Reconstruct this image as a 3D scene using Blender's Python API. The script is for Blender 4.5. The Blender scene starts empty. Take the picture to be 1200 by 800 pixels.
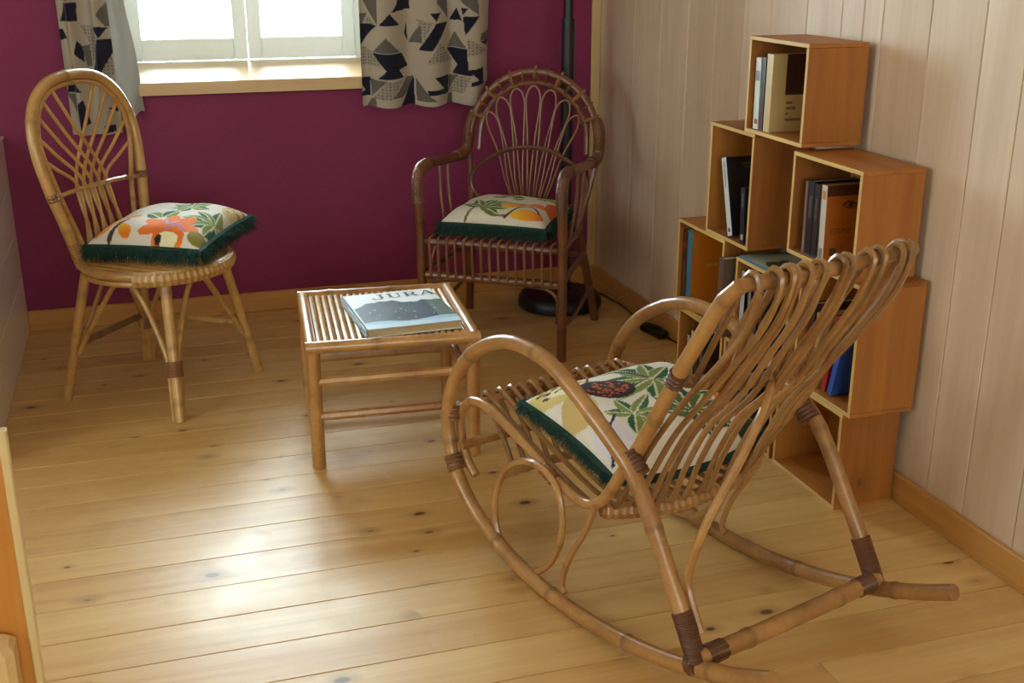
import bpy, math, random
import numpy as np
from mathutils import Vector, Matrix

C = bpy.context.scene.collection
SC = bpy.context.scene
PI = math.pi
R = math.radians
rnd = random.Random(7)

# ------------------------------------------------------------------ camera
cam_d = bpy.data.cameras.new('camera')
cam_d.sensor_width = 36.0
cam_d.lens = 1350 / 1200 * 36
cam_d.clip_start = 0.05
cam = bpy.data.objects.new('camera', cam_d)
C.objects.link(cam)
cam.location = (0, 0, 1.5)
cam.rotation_euler = (R(90 - 18.92), 0, R(-17.435))
SC.camera = cam

# room measures (metres)
XR = 1.948          # right wall face
YB = 4.904          # back wall face
XL = -2.3           # far left wall
YF = -2.6           # wall behind the viewer
ZC = 2.45           # ceiling
WX0, WX1, WZ0, WZ1 = -0.10, 0.98, 0.93, 2.12     # window opening
WY = 5.36           # window plane

# ------------------------------------------------------------------ world, lights, exposure
def srgb(c):
    return tuple(((v / 255) / 12.92 if v / 255 <= 0.04045 else ((v / 255 + 0.055) / 1.055) ** 2.4) for v in c)

w = bpy.data.worlds.new('sky')
SC.world = w
w.use_nodes = True
wn = w.node_tree
bg = wn.nodes['Background']
bg.inputs[0].default_value = (0.86, 1.0, 0.97, 1)
bg.inputs[1].default_value = 9.0

def area(name, loc, rot, sx, sy, power, col):
    d = bpy.data.lights.new(name, 'AREA')
    d.shape = 'RECTANGLE'
    d.size, d.size_y = sx, sy
    d.energy = power
    d.color = col
    o = bpy.data.objects.new(name, d)
    C.objects.link(o)
    o.location = loc
    o.rotation_euler = rot
    return o

# daylight through the photographed window and through the window opening behind the viewer
area('daylight_window', (0.44, 5.62, 1.62), (R(-90), 0, 0), 1.5, 1.5, 275, (0.80, 0.92, 1.0))
area('daylight_rear', (0.3, YF - 0.25, 1.45), (R(90), 0, 0), 2.0, 1.5, 7.5, (1.0, 0.96, 0.90))
area('daylight_left', (XL - 0.3, 2.0, 1.62), (0, R(-90), 0), 1.1, 1.5, 4.5, (0.96, 0.98, 1.0))

SC.view_settings.view_transform = 'Standard'
SC.view_settings.look = 'None'
SC.view_settings.exposure = -0.25
SC.view_settings.gamma = 1.0
SC.view_settings.use_curve_mapping = False
SC.cycles.use_denoising = True
SC.cycles.max_bounces = 10
SC.cycles.diffuse_bounces = 6
SC.cycles.caustics_reflective = False
SC.cycles.caustics_refractive = False

# ------------------------------------------------------------------ materials
def new_mat(name):
    m = bpy.data.materials.new(name)
    m.use_nodes = True
    nt = m.node_tree
    return m, nt, nt.nodes['Principled BSDF']

def N(nt, t, **kw):
    n = nt.nodes.new(t)
    for k, v in kw.items():
        setattr(n, k, v)
    return n

def L(nt, a, b):
    nt.links.new(a, b)

def mixc(nt, fac, a, b, mode='MIX'):
    n = N(nt, 'ShaderNodeMix', data_type='RGBA', blend_type=mode)
    for s, v in ((0, fac), (6, a), (7, b)):
        if hasattr(v, 'is_output'):
            L(nt, v, n.inputs[s])
        elif s == 0:
            n.inputs[0].default_value = v
        else:
            n.inputs[s].default_value = (*v, 1) if len(v) == 3 else v
    return n.outputs[2]

def math_n(nt, op, a, b=None, clamp=False):
    n = N(nt, 'ShaderNodeMath', operation=op, use_clamp=clamp)
    for i, v in enumerate((a, b)):
        if v is None:
            continue
        if hasattr(v, 'is_output'):
            L(nt, v, n.inputs[i])
        else:
            n.inputs[i].default_value = v
    return n.outputs[0]

def ramp(nt, fac, stops, interp='LINEAR'):
    n = N(nt, 'ShaderNodeValToRGB')
    cr = n.color_ramp
    cr.interpolation = interp
    while len(cr.elements) < len(stops):
        cr.elements.new(0.5)
    for e, (p, c) in zip(cr.elements, stops):
        e.position = p
        e.color = (*c, 1)
    L(nt, fac, n.inputs[0])
    return n.outputs[0]

def plain(name, rgb, rough=0.6, metal=0.0, noise=0.08, scale=40, coat=0.0):
    m, nt, b = new_mat(name)
    tc = N(nt, 'ShaderNodeTexCoord')
    nz = N(nt, 'ShaderNodeTexNoise')
    nz.inputs['Scale'].default_value = scale
    nz.inputs['Detail'].default_value = 4
    L(nt, tc.outputs['Object'], nz.inputs['Vector'])
    c = srgb(rgb)
    d = tuple(v * (1 - noise * 2) for v in c)
    e = tuple(min(1, v * (1 + noise)) for v in c)
    L(nt, mixc(nt, nz.outputs['Fac'], d, e), b.inputs['Base Color'])
    b.inputs['Roughness'].default_value = rough
    b.inputs['Metallic'].default_value = metal
    b.inputs['Coat Weight'].default_value = coat
    return m

def wood(name, light, dark, rough=0.4, knots=0.5, axis='X', var=0.16, coat=0.0, grain=1.0, knot_c=(96, 62, 30), bump=0.08, coat_r=0.2, patch=False, ksize=0.13, kden=1.0):
    """pine: long grain along the object's axis, each piece shifted and tinted by its own random number"""
    m, nt, b = new_mat(name)
    tc = N(nt, 'ShaderNodeTexCoord')
    oi = N(nt, 'ShaderNodeObjectInfo')
    mp = N(nt, 'ShaderNodeMapping')
    rot = {'X': (0, 0, 0), 'Y': (0, 0, R(-90)), 'Z': (0, R(90), 0)}[axis]
    mp.inputs['Rotation'].default_value = rot
    L(nt, tc.outputs['Object'], mp.inputs['Vector'])
    off = N(nt, 'ShaderNodeVectorMath', operation='ADD')
    sc = N(nt, 'ShaderNodeVectorMath', operation='SCALE')
    sc.inputs[0].default_value = (37.0, 19.0, 11.0)
    L(nt, oi.outputs['Random'], sc.inputs['Scale'])
    L(nt, mp.outputs[0], off.inputs[0])
    L(nt, sc.outputs[0], off.inputs[1])
    v = off.outputs[0]
    def stretched(s):
        k = N(nt, 'ShaderNodeVectorMath', operation='MULTIPLY')
        L(nt, v, k.inputs[0])
        k.inputs[1].default_value = s
        return k.outputs[0]
    # knots
    vo = N(nt, 'ShaderNodeTexVoronoi', feature='F1', voronoi_dimensions='3D')
    vo.inputs['Scale'].default_value = 1.0
    L(nt, stretched((4.6 * kden, 7.5 * kden, 7.5 * kden)), vo.inputs['Vector'])
    sepc = N(nt, 'ShaderNodeSeparateColor')
    L(nt, vo.outputs['Color'], sepc.inputs[0])
    big = math_n(nt, 'MULTIPLY', sepc.outputs[0], ksize)
    has = math_n(nt, 'GREATER_THAN', sepc.outputs[1], 1 - knots)
    kn = math_n(nt, 'SUBTRACT', big, vo.outputs['Distance'])
    kn = math_n(nt, 'MULTIPLY', kn, 24.0, True)
    kn = math_n(nt, 'MULTIPLY', kn, has)
    halo = math_n(nt, 'SUBTRACT', math_n(nt, 'MULTIPLY', big, 2.6), vo.outputs['Distance'])
    halo = math_n(nt, 'MULTIPLY', math_n(nt, 'MULTIPLY', halo, 4.0, True), has)
    # grain
    n1 = N(nt, 'ShaderNodeTexNoise')
    n1.inputs['Scale'].default_value = 1.0
    n1.inputs['Detail'].default_value = 5
    n1.inputs['Distortion'].default_value = 0.6
    L(nt, stretched((1.1, 16 * grain, 16 * grain)), n1.inputs['Vector'])
    n2 = N(nt, 'ShaderNodeTexNoise')
    n2.inputs['Scale'].default_value = 1.0
    n2.inputs['Detail'].default_value = 3
    L(nt, stretched((3.0, 90 * grain, 90 * grain)), n2.inputs['Vector'])
    n3 = N(nt, 'ShaderNodeTexNoise')
    n3.inputs['Scale'].default_value = 1.6
    n3.inputs['Detail'].default_value = 2
    L(nt, v, n3.inputs['Vector'])
    f = math_n(nt, 'ADD', math_n(nt, 'MULTIPLY', n1.outputs['Fac'], 0.6), math_n(nt, 'MULTIPLY', n2.outputs['Fac'], 0.25))
    f = math_n(nt, 'ADD', f, math_n(nt, 'MULTIPLY', n3.outputs['Fac'], 0.35))
    f = math_n(nt, 'ADD', f, math_n(nt, 'MULTIPLY', math_n(nt, 'SUBTRACT', oi.outputs['Random'], 0.5), var * 2))
    col = ramp(nt, f, [(0.38, srgb(light)), (0.86, srgb(dark))])
    kc = srgb(knot_c)
    mid = tuple(0.55 * a + 0.45 * c for a, c in zip(kc, srgb(dark)))
    col = mixc(nt, math_n(nt, 'MULTIPLY', halo, 0.5), col, mid)
    col = mixc(nt, math_n(nt, 'MULTIPLY', kn, 0.9), col, kc)
    L(nt, col, b.inputs['Base Color'])
    b.inputs['Roughness'].default_value = rough
    rr = math_n(nt, 'ADD', math_n(nt, 'MULTIPLY', n1.outputs['Fac'], 0.12), rough - 0.06)
    L(nt, rr, b.inputs['Roughness'])
    b.inputs['Coat Weight'].default_value = coat
    b.inputs['Coat Roughness'].default_value = coat_r
    if patch:          # varnish worn in patches
        geo = N(nt, 'ShaderNodeNewGeometry')
        pn = N(nt, 'ShaderNodeTexNoise')
        pn.inputs['Scale'].default_value = 5.0
        pn.inputs['Detail'].default_value = 4
        L(nt, geo.outputs['Position'], pn.inputs['Vector'])
        pr_ = N(nt, 'ShaderNodeMapRange')
        pr_.inputs['From Min'].default_value = 0.42
        pr_.inputs['From Max'].default_value = 0.62
        pr_.inputs['To Min'].default_value = coat_r + 0.16
        pr_.inputs['To Max'].default_value = coat_r
        L(nt, pn.outputs['Fac'], pr_.inputs['Value'])
        L(nt, pr_.outputs[0], b.inputs['Coat Roughness'])
        b2 = N(nt, 'ShaderNodeBump')
        b2.inputs['Strength'].default_value = 0.25
        b2.inputs['Distance'].default_value = 0.004
        L(nt, pn.outputs['Fac'], b2.inputs['Height'])
        L(nt, b2.outputs[0], b.inputs['Coat Normal'])
    if bump:
        bp = N(nt, 'ShaderNodeBump')
        bp.inputs['Strength'].default_value = bump
        bp.inputs['Distance'].default_value = 0.002
        L(nt, math_n(nt, 'ADD', n2.outputs['Fac'], n1.outputs['Fac']), bp.inputs['Height'])
        L(nt, bp.outputs[0], b.inputs['Normal'])
    return m

def cane(name, light, dark, rough=0.34, coat=0.35):
    """bamboo / rattan: mottled tan, darker at its nodes (the tone attribute)"""
    m, nt, b = new_mat(name)
    tc = N(nt, 'ShaderNodeTexCoord')
    oi = N(nt, 'ShaderNodeObjectInfo')
    ad = N(nt, 'ShaderNodeVectorMath', operation='ADD')
    sc = N(nt, 'ShaderNodeVectorMath', operation='SCALE')
    sc.inputs[0].default_value = (9.0, 5.0, 7.0)
    L(nt, oi.outputs['Random'], sc.inputs['Scale'])
    L(nt, tc.outputs['Object'], ad.inputs[0])
    L(nt, sc.outputs[0], ad.inputs[1])
    n1 = N(nt, 'ShaderNodeTexNoise')
    n1.inputs['Scale'].default_value = 9
    n1.inputs['Detail'].default_value = 5
    L(nt, ad.outputs[0], n1.inputs['Vector'])
    n2 = N(nt, 'ShaderNodeTexNoise')
    n2.inputs['Scale'].default_value = 70
    n2.inputs['Detail'].default_value = 3
    L(nt, ad.outputs[0], n2.inputs['Vector'])
    f = math_n(nt, 'ADD', math_n(nt, 'MULTIPLY', n1.outputs['Fac'], 0.75), math_n(nt, 'MULTIPLY', n2.outputs['Fac'], 0.3))
    f = math_n(nt, 'ADD', f, math_n(nt, 'MULTIPLY', math_n(nt, 'SUBTRACT', oi.outputs['Random'], 0.5), 0.22))
    col = ramp(nt, f, [(0.30, srgb(light)), (0.80, srgb(dark))])
    at = N(nt, 'ShaderNodeAttribute', attribute_name='tone')
    col = mixc(nt, 1.0, col, at.outputs['Color'], 'MULTIPLY')
    L(nt, col, b.inputs['Base Color'])
    b.inputs['Roughness'].default_value = rough
    b.inputs['Coat Weight'].default_value = coat
    b.inputs['Coat Roughness'].default_value = 0.22
    bp = N(nt, 'ShaderNodeBump')
    bp.inputs['Strength'].default_value = 0.12
    bp.inputs['Distance'].default_value = 0.001
    L(nt, n2.outputs['Fac'], bp.inputs['Height'])
    L(nt, bp.outputs[0], b.inputs['Normal'])
    return m

def printed(name, rough=0.8, sheen=0.0, weave=True, coat=0.0):
    """flat print stored per vertex in the col attribute"""
    m, nt, b = new_mat(name)
    at = N(nt, 'ShaderNodeAttribute', attribute_name='col')
    tc = N(nt, 'ShaderNodeTexCoord')
    nz = N(nt, 'ShaderNodeTexNoise')
    nz.inputs['Scale'].default_value = 180 if weave else 20
    L(nt, tc.outputs['Object'], nz.inputs['Vector'])
    L(nt, mixc(nt, nz.outputs['Fac'], mixc(nt, 1.0, at.outputs['Color'], (0.86, 0.86, 0.86), 'MULTIPLY'), at.outputs['Color']), b.inputs['Base Color'])
    b.inputs['Roughness'].default_value = rough
    b.inputs['Sheen Weight'].default_value = sheen
    b.inputs['Specular IOR Level'].default_value = 0.25
    b.inputs['Coat Weight'].default_value = coat
    b.inputs['Coat Roughness'].default_value = 0.25
    if weave:
        bp = N(nt, 'ShaderNodeBump')
        bp.inputs['Strength'].default_value = 0.2
        bp.inputs['Distance'].default_value = 0.0008
        L(nt, nz.outputs['Fac'], bp.inputs['Height'])
        L(nt, bp.outputs[0], b.inputs['Normal'])
    return m

M = {}
M['floor'] = wood('pine_floor', (212, 174, 112), (184, 137, 75), rough=0.42, knots=0.95, var=0.10, coat=0.15, knot_c=(84, 50, 24), coat_r=0.17, patch=True, ksize=0.15, kden=1.5)
M['subfloor'] = plain('dark_joint', (70, 48, 26), 0.8)
M['wallboard'] = wood('whitewashed_pine', (222, 198, 176), (194, 166, 138), rough=0.5, knots=0.16, var=0.12, grain=0.7, knot_c=(140, 112, 78), bump=0.05)
M['base'] = wood('pine_baseboard', (204, 152, 84), (172, 112, 54), rough=0.42, knots=0.25, var=0.05)
M['box'] = wood('pine_box', (178, 114, 48), (134, 74, 28), rough=0.5, knots=0.2, var=0.12)
M['front_edge'] = wood('pale_front_edge', (214, 178, 106), (190, 148, 80), rough=0.5, knots=0.05, var=0.08)
M['trim'] = wood('pale_trim', (214, 190, 140), (190, 156, 104), rough=0.5, knots=0.1, axis='Z')
M['sill'] = wood('pine_sill', (216, 184, 134), (190, 146, 96), rough=0.35, knots=0.15)
M['purple'] = plain('plum_paint', (128, 36, 80), 0.75, noise=0.05, scale=6)
M['white'] = plain('white_paint', (238, 242, 240), 0.45, noise=0.02)
M['guard'] = plain('white_gloss_board', (232, 228, 220), 0.28, noise=0.03, scale=5, coat=0.4)
M['ceiling'] = plain('ceiling_white', (222, 212, 190), 0.8, noise=0.03)
M['cane'] = cane('honey_cane', (182, 134, 78), (124, 80, 40))
M['cane_light'] = cane('pale_cane', (206, 164, 98), (158, 110, 54))
M['cane_dark'] = cane('brown_cane', (122, 72, 40), (80, 44, 24))
M['cane_table'] = cane('table_bamboo', (194, 144, 84), (144, 94, 48), rough=0.3, coat=0.5)
M['petal'] = cane('brown_rod', (138, 88, 54), (98, 58, 34), rough=0.42, coat=0.1)
M['wrap'] = cane('dark_wrap', (112, 66, 36), (78, 44, 24), rough=0.5, coat=0.1)
M['wrap_light'] = cane('tan_wrap', (150, 106, 64), (116, 74, 42), rough=0.45, coat=0.1)
M['fabric'] = printed('printed_cotton', 0.85, 0.1)
M['curtain'] = printed('curtain_cotton', 0.9, 0.1)
M['lining'] = plain('grey_lining', (172, 176, 176), 0.85, noise=0.04)
M['fringe'] = plain('green_fringe', (14, 58, 50), 0.9, noise=0.3, scale=120)
M['black'] = plain('black_metal', (20, 18, 22), 0.42, noise=0.05)
M['cable'] = plain('black_cable', (22, 18, 16), 0.5)
M['paper'] = plain('page_paper', (196, 170, 128), 0.85, noise=0.1, scale=200)
M['cover'] = printed('printed_cover', 0.5, 0, False, 0.03)
M['ink'] = plain('black_ink', (20, 20, 26), 0.4)
M['outside'] = plain('pale_stone', (220, 214, 200), 0.9)
M['panel'] = wood('orange_panel', (206, 142, 64), (174, 108, 40), rough=0.4, knots=0.1, axis='Z', var=0.05)

def glass_mat():
    m, nt, b = new_mat('window_glass')
    nt.nodes.remove(b)
    out = nt.nodes['Material Output']
    tr = N(nt, 'ShaderNodeBsdfTransparent')
    tr.inputs[0].default_value = (0.95, 0.98, 0.97, 1)
    gl = N(nt, 'ShaderNodeBsdfGlossy')
    gl.inputs['Roughness'].default_value = 0.02
    fr = N(nt, 'ShaderNodeFresnel')
    fr.inputs[0].default_value = 1.45
    mx = N(nt, 'ShaderNodeMixShader')
    L(nt, fr.outputs[0], mx.inputs[0])
    L(nt, tr.outputs[0], mx.inputs[1])
    L(nt, gl.outputs[0], mx.inputs[2])
    L(nt, mx.outputs[0], out.inputs[0])
    return m
M['glass'] = glass_mat()

# ------------------------------------------------------------------ helpers
def tag(o, label=None, cat=None, group=None, kind=None):
    if label: o['label'] = label
    if cat: o['category'] = cat
    if group: o['group'] = group
    if kind: o['kind'] = kind
    return o

def empty(name, loc=(0, 0, 0), rz=0.0, label=None, cat=None, group=None, kind=None):
    o = bpy.data.objects.new(name, None)
    o.empty_display_size = 0.05
    C.objects.link(o)
    o.location = loc
    o.rotation_euler = (0, 0, rz)
    return tag(o, label, cat, group, kind)

def link(name, me, parent=None, loc=None, rot=None):
    o = bpy.data.objects.new(name, me)
    C.objects.link(o)
    if parent is not None:
        o.parent = parent
    if loc is not None: o.location = loc
    if rot is not None: o.rotation_euler = rot
    return o

def spline(pts, step=0.015, closed=False):
    """Catmull-Rom through pts, resampled about every step"""
    P = [Vector(p) for p in pts]
    n = len(P)
    out = []
    segs = n if closed else n - 1
    for i in range(segs):
        if closed:
            p0, p1, p2, p3 = P[(i - 1) % n], P[i], P[(i + 1) % n], P[(i + 2) % n]
        else:
            p1, p2 = P[i], P[i + 1]
            p0 = P[i - 1] if i > 0 else p1 * 2 - p2
            p3 = P[i + 2] if i + 2 < n else p2 * 2 - p1
        d = (p2 - p1).length
        k = max(2, int(d / step))
        for j in range(k):
            t = j / k
            out.append(0.5 * ((2 * p1) + (p2 - p0) * t + (2 * p0 - 5 * p1 + 4 * p2 - p3) * t * t + (3 * p1 - p0 - 3 * p2 + p3) * t ** 3))
    if not closed:
        out.append(P[-1].copy())
    return out

class MB:
    def __init__(s):
        s.v, s.f, s.t = [], [], []
    def tube(s, pts, r, n=8, closed=False, nodes=0.0, wrap=None, seed=0, tone=1.0, r_end=None):
        """round rod along pts; nodes = spacing of bamboo nodes; wrap = pitch of a wound binding"""
        pts = [Vector(p) for p in pts]
        m = len(pts)
        cum = [0.0]
        for i in range(1, m):
            cum.append(cum[-1] + (pts[i] - pts[i - 1]).length)
        tot = cum[-1]
        rg = random.Random(seed)
        marks = []
        if nodes:
            x = nodes * rg.uniform(0.3, 0.9)
            while x < tot - 0.02:
                marks.append(x)
                x += nodes * rg.uniform(0.8, 1.25)
        tans = []
        for i in range(m):
            a = pts[(i - 1) % m] if (closed or i > 0) else pts[i]
            b = pts[(i + 1) % m] if (closed or i < m - 1) else pts[i]
            t = (b - a)
            tans.append(t.normalized() if t.length > 1e-9 else Vector((0, 0, 1)))
        up = Vector((0, 0, 1)) if abs(tans[0].z) < 0.9 else Vector((1, 0, 0))
        nrm = (up - tans[0] * up.dot(tans[0])).normalized()
        base = len(s.v)
        for i in range(m):
            nrm = nrm - tans[i] * nrm.dot(tans[i])
            nrm.normalize()
            bi = tans[i].cross(nrm)
            u = cum[i] / tot if tot else 0
            rr = r(u) if callable(r) else (r + ((r_end - r) * u if r_end else 0))
            tn = tone
            for q in marks:
                g = math.exp(-((cum[i] - q) / 0.007) ** 2)
                rr *= 1 + 0.13 * g
                tn *= 1 - 0.42 * g
            if wrap:
                ph = (cum[i] / wrap) % 1.0
                rr *= 1 + (0.07 if wrap > 0.006 else 0.03) * math.sin(ph * 2 * PI)
                tn *= 0.86 + 0.14 * math.sin(ph * 2 * PI)
            for k in range(n):
                a = 2 * PI * k / n
                s.v.append(pts[i] + (nrm * math.cos(a) + bi * math.sin(a)) * rr)
                s.t.append(tn)
        rings = m if closed else m - 1
        for i in range(rings):
            j = (i + 1) % m
            for k in range(n):
                l = (k + 1) % n
                s.f.append((base + i * n + k, base + i * n + l, base + j * n + l, base + j * n + k))
        if not closed:
            s.f.append(tuple(base + k for k in reversed(range(n))))
            s.f.append(tuple(base + (m - 1) * n + k for k in range(n)))
        return s
    def box(s, x0, y0, z0, x1, y1, z1, bev=0.0):
        b = len(s.v)
        if bev <= 0:
            for z in (z0, z1):
                for x, y in ((x0, y0), (x1, y0), (x1, y1), (x0, y1)):
                    s.v.append(Vector((x, y, z))); s.t.append(1)
            for q in ((3, 2, 1, 0), (4, 5, 6, 7), (0, 1, 5, 4), (1, 2, 6, 5), (2, 3, 7, 6), (3, 0, 4, 7)):
                s.f.append(tuple(b + i for i in q))
            return s
        # chamfered top and vertical edges
        def ring(z, e):
            c = bev
            a0, a1, b0, b1 = x0 + e, x1 - e, y0 + e, y1 - e
            pts = [(a0 + c, b0), (a1 - c, b0), (a1, b0 + c), (a1, b1 - c), (a1 - c, b1), (a0 + c, b1), (a0, b1 - c), (a0, b0 + c)]
            for x, y in pts:
                s.v.append(Vector((x, y, z))); s.t.append(1)
        ring(z0, bev * 0.7); ring(z0 + bev * 0.7, 0); ring(z1 - bev * 0.7, 0); ring(z1, bev * 0.7)
        for i in range(3):
            for k in range(8):
                l = (k + 1) % 8
                s.f.append((b + i * 8 + k, b + i * 8 + l, b + (i + 1) * 8 + l, b + (i + 1) * 8 + k))
        s.f.append(tuple(b + k for k in reversed(range(8))))
        s.f.append(tuple(b + 24 + k for k in range(8)))
        return s
    def lathe(s, prof, n=40, c=(0, 0, 0)):
        b = len(s.v)
        for r, z in prof:
            for k in range(n):
                a = 2 * PI * k / n
                s.v.append(Vector((c[0] + r * math.cos(a), c[1] + r * math.sin(a), c[2] + z))); s.t.append(1)
        for i in range(len(prof) - 1):
            for k in range(n):
                l = (k + 1) % n
                s.f.append((b + i * n + k, b + i * n + l, b + (i + 1) * n + l, b + (i + 1) * n + k))
        s.f.append(tuple(b + k for k in reversed(range(n))))
        s.f.append(tuple(b + (len(prof) - 1) * n + k for k in range(n)))
        return s
    def mesh(s, name, mat, smooth=True):
        me = bpy.data.meshes.new(name)
        me.from_pydata([tuple(v) for v in s.v], [], s.f)
        me.materials.append(mat)
        if smooth:
            me.polygons.foreach_set('use_smooth', [True] * len(me.polygons))
            try:
                me.set_sharp_from_angle(angle=R(40))
            except Exception:
                pass
        if len(s.t) == len(s.v):
            a = me.attributes.new('tone', 'FLOAT_COLOR', 'POINT')
            t = np.ones((len(s.t), 4), dtype=np.float32)
            t[:, :3] = np.array(s.t, dtype=np.float32)[:, None]
            a.data.foreach_set('color', t.ravel())
        me.update()
        return me
    def build(s, name, mat, parent=None, smooth=True, loc=None, rot=None):
        return link(name, s.mesh(name, mat, smooth), parent, loc, rot)

def rod(name, pts, r, mat, parent, n=8, step=0.015, closed=False, curve=True, **kw):
    p = spline(pts, step, closed) if curve else [Vector(q) for q in pts]
    return MB().tube(p, r, n, closed, **kw).build(name, mat, parent)

def straight(name, a, b, r, mat, parent, n=8, **kw):
    a, b = Vector(a), Vector(b)
    k = max(2, int((b - a).length / 0.02))
    return MB().tube([a.lerp(b, i / k) for i in range(k + 1)], r, n, **kw).build(name, mat, parent)

def binding(pts, r, mat, parent, pitch=0.0045, n=8, name='binding'):
    p = spline(pts, pitch / 4) if len(pts) > 2 else [Vector(pts[0]).lerp(Vector(pts[1]), i / max(3, int((Vector(pts[1]) - Vector(pts[0])).length / pitch * 4))) for i in range(max(3, int((Vector(pts[1]) - Vector(pts[0])).length / pitch * 4)) + 1)]
    return MB().tube(p, r, n, wrap=pitch).build(name, mat, parent)

# ------------------------------------------------------------------ the room
floor = empty('floor', kind='structure')
MB().box(XL, YF, -0.10, XR + 0.12, YB + 0.02, -0.014).build('subfloor', M['subfloor'], floor, False)
PW = 0.1455
y = 2.3165 - PW * 34
row = 0
while y < YB:
    y1 = min(y + PW, YB + 0.015)
    rr = random.Random(row * 13 + 5)
    x = XL + rr.uniform(-1.6, -0.1)
    while x < XR:
        ln = rr.uniform(4.6, 7.0)
        a, b_ = max(x, XL), min(x + ln, XR + 0.015)
        if b_ - a > 0.02:
            hl, hw = (b_ - a) / 2 - 0.0005, (y1 - y) / 2 - (0.0017 if (row - 34) in (-6, -2, 0, 3, 7, 11, 14) else rr.choice((0.0003, 0.0004, 0.0007)))
            MB().box(-hl, -hw, -0.012, hl, hw, 0, 0.0016).build('plank', M['floor'], floor, False, loc=((a + b_) / 2, (y + y1) / 2, 0))
        x += ln
    y += PW
    row += 1

# right wall of upright boards
wall_r = empty('wall_right', kind='structure')
MB().box(XR + 0.016, YF, 0, XR + 0.12, YB + 0.1, ZC).build('backing', M['subfloor'], wall_r, False)
gaps = [YB + 0.001, 4.52, 4.261, 4.021, 3.804, 3.601, 3.42, 3.205, 3.016, 2.906, 2.814, 2.606, 2.397]
gr = random.Random(3)
while gaps[-1] > YF:
    gaps.append(gaps[-1] - gr.choice((0.105, 0.15, 0.2, 0.21, 0.19)))
gaps[-1] = YF
for a, b_ in zip(gaps, gaps[1:]):
    h, wd = ZC / 2, (a - b_) / 2 - 0.0013
    if wd < 0.01: continue
    o = MB().box(-h, -wd, -0.008, h, wd, 0.008, 0.003).build('board', M['wallboard'], wall_r, False)
    # local x up, local y along the wall, local z into the room
    o.matrix_local = Matrix(((0, 0, -1, XR + 0.008), (0, 1, 0, (a + b_) / 2), (1, 0, 0, h), (0, 0, 0, 1)))

# plum back wall with the window opening through its thickness
wb = MB()
wb.box(XL - 0.1, YB, 0, WX0, 5.45, ZC)
wb.box(WX1, YB, 0, XR + 0.12, 5.45, ZC)
wb.box(WX0, YB, 0, WX1, 5.45, WZ0)
wb.box(WX0, YB, WZ1, WX1, 5.45, ZC)
tag(wb.build('wall_back', M['purple'], None, False), kind='structure')

wl = MB()
wl.box(XL - 0.1, YF, 0, XL, 1.3, ZC)
wl.box(XL - 0.1, 2.7, 0, XL, YB, ZC)
wl.box(XL - 0.1, 1.3, 0, XL, 2.7, 1.05)
wl.box(XL - 0.1, 1.3, 2.15, XL, 2.7, ZC)
tag(wl.build('wall_left', M['white'], None, False), kind='structure')
wf = MB()
wf.box(XL - 0.1, YF - 0.12, 0, -0.7, YF, ZC)
wf.box(1.3, YF - 0.12, 0, XR + 0.12, YF, ZC)
wf.box(-0.7, YF - 0.12, 0, 1.3, YF, 0.7)
wf.box(-0.7, YF - 0.12, 2.2, 1.3, YF, ZC)
tag(wf.build('wall_rear', M['white'], None, False), kind='structure')
tag(MB().box(XL - 0.1, YF - 0.12, ZC, XR + 0.12, 5.45, ZC + 0.1).build('ceiling', M['ceiling'], None, False), kind='structure')

# skirting and corner batten
hb = (XR - (-0.545)) / 2
o = MB().box(-hb, -0.009, -0.0425, hb, 0.009, 0.0425, 0.004).build('baseboard_back', M['base'], None, False, loc=(XR - hb, YB - 0.009, 0.0425))
tag(o, kind='structure')
hr = (YB - 0.018 - YF) / 2
o = MB().box(-hr, -0.009, -0.0425, hr, 0.009, 0.0425, 0.004).build('baseboard_right', M['base'], None, False, loc=(XR - 0.0095, YB - 0.018 - hr, 0.0425), rot=(0, 0, R(90)))
tag(o, kind='structure')
tag(MB().box(XR - 0.042, YB - 0.016, 0.085, XR - 0.001, YB, ZC, 0.003).build('trim_1', M['trim'], None, False), kind='structure')

# window: white casements in a deep embrasure, timber sill
win = empty('window_1', (0, 0, 0), kind='structure')
rv = MB()
for q in ((WX0, WX0 + 0.012), (WX1 - 0.012, WX1)):
    MB().box(q[0], YB + 0.002, WZ0, q[1], 5.44, WZ1).build('reveal', M['white'], win, False)
MB().box(WX0, YB + 0.002, WZ1 - 0.012, WX1, 5.44, WZ1).build('reveal', M['white'], win, False)
sl = MB()
sx0, sx1 = WX0 - 0.02, WX1 + 0.02
prof = [(YB - 0.03, 0.937), (YB - 0.03, 0.984), (YB - 0.026, 0.987), (5.33, 1.024), (5.33, 0.937)]
for xx in (WX0 + 0.013, WX1 - 0.013):
    for p in prof:
        sl.v.append(Vector((xx, *p))); sl.t.append(1)
for i in range(5):
    j = (i + 1) % 5
    sl.f.append((i, j, 5 + j, 5 + i))
sl.f.append((4, 3, 2, 1, 0)); sl.f.append((5, 6, 7, 8, 9))
so = sl.build('sill', M['sill'], win, False)
MB().box(WX0 + 0.012, 5.32, 0.985, WX0 + 0.05, 5.40, WZ1 - 0.012, 0.004).build('frame_jamb', M['white'], win, False)
MB().box(WX1 - 0.05, 5.32, 0.985, WX1 - 0.012, 5.40, WZ1 - 0.012, 0.004).build('frame_jamb', M['white'], win, False)
MB().box(WX0 + 0.05, 5.32, 0.985, WX1 - 0.05, 5.40, 1.026, 0.004).build('frame_rail', M['white'], win, False)
MB().box(WX0 + 0.05, 5.32, WZ1 - 0.06, WX1 - 0.05, 5.40, WZ1 - 0.012, 0.004).build('frame_rail', M['white'], win, False)
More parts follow.
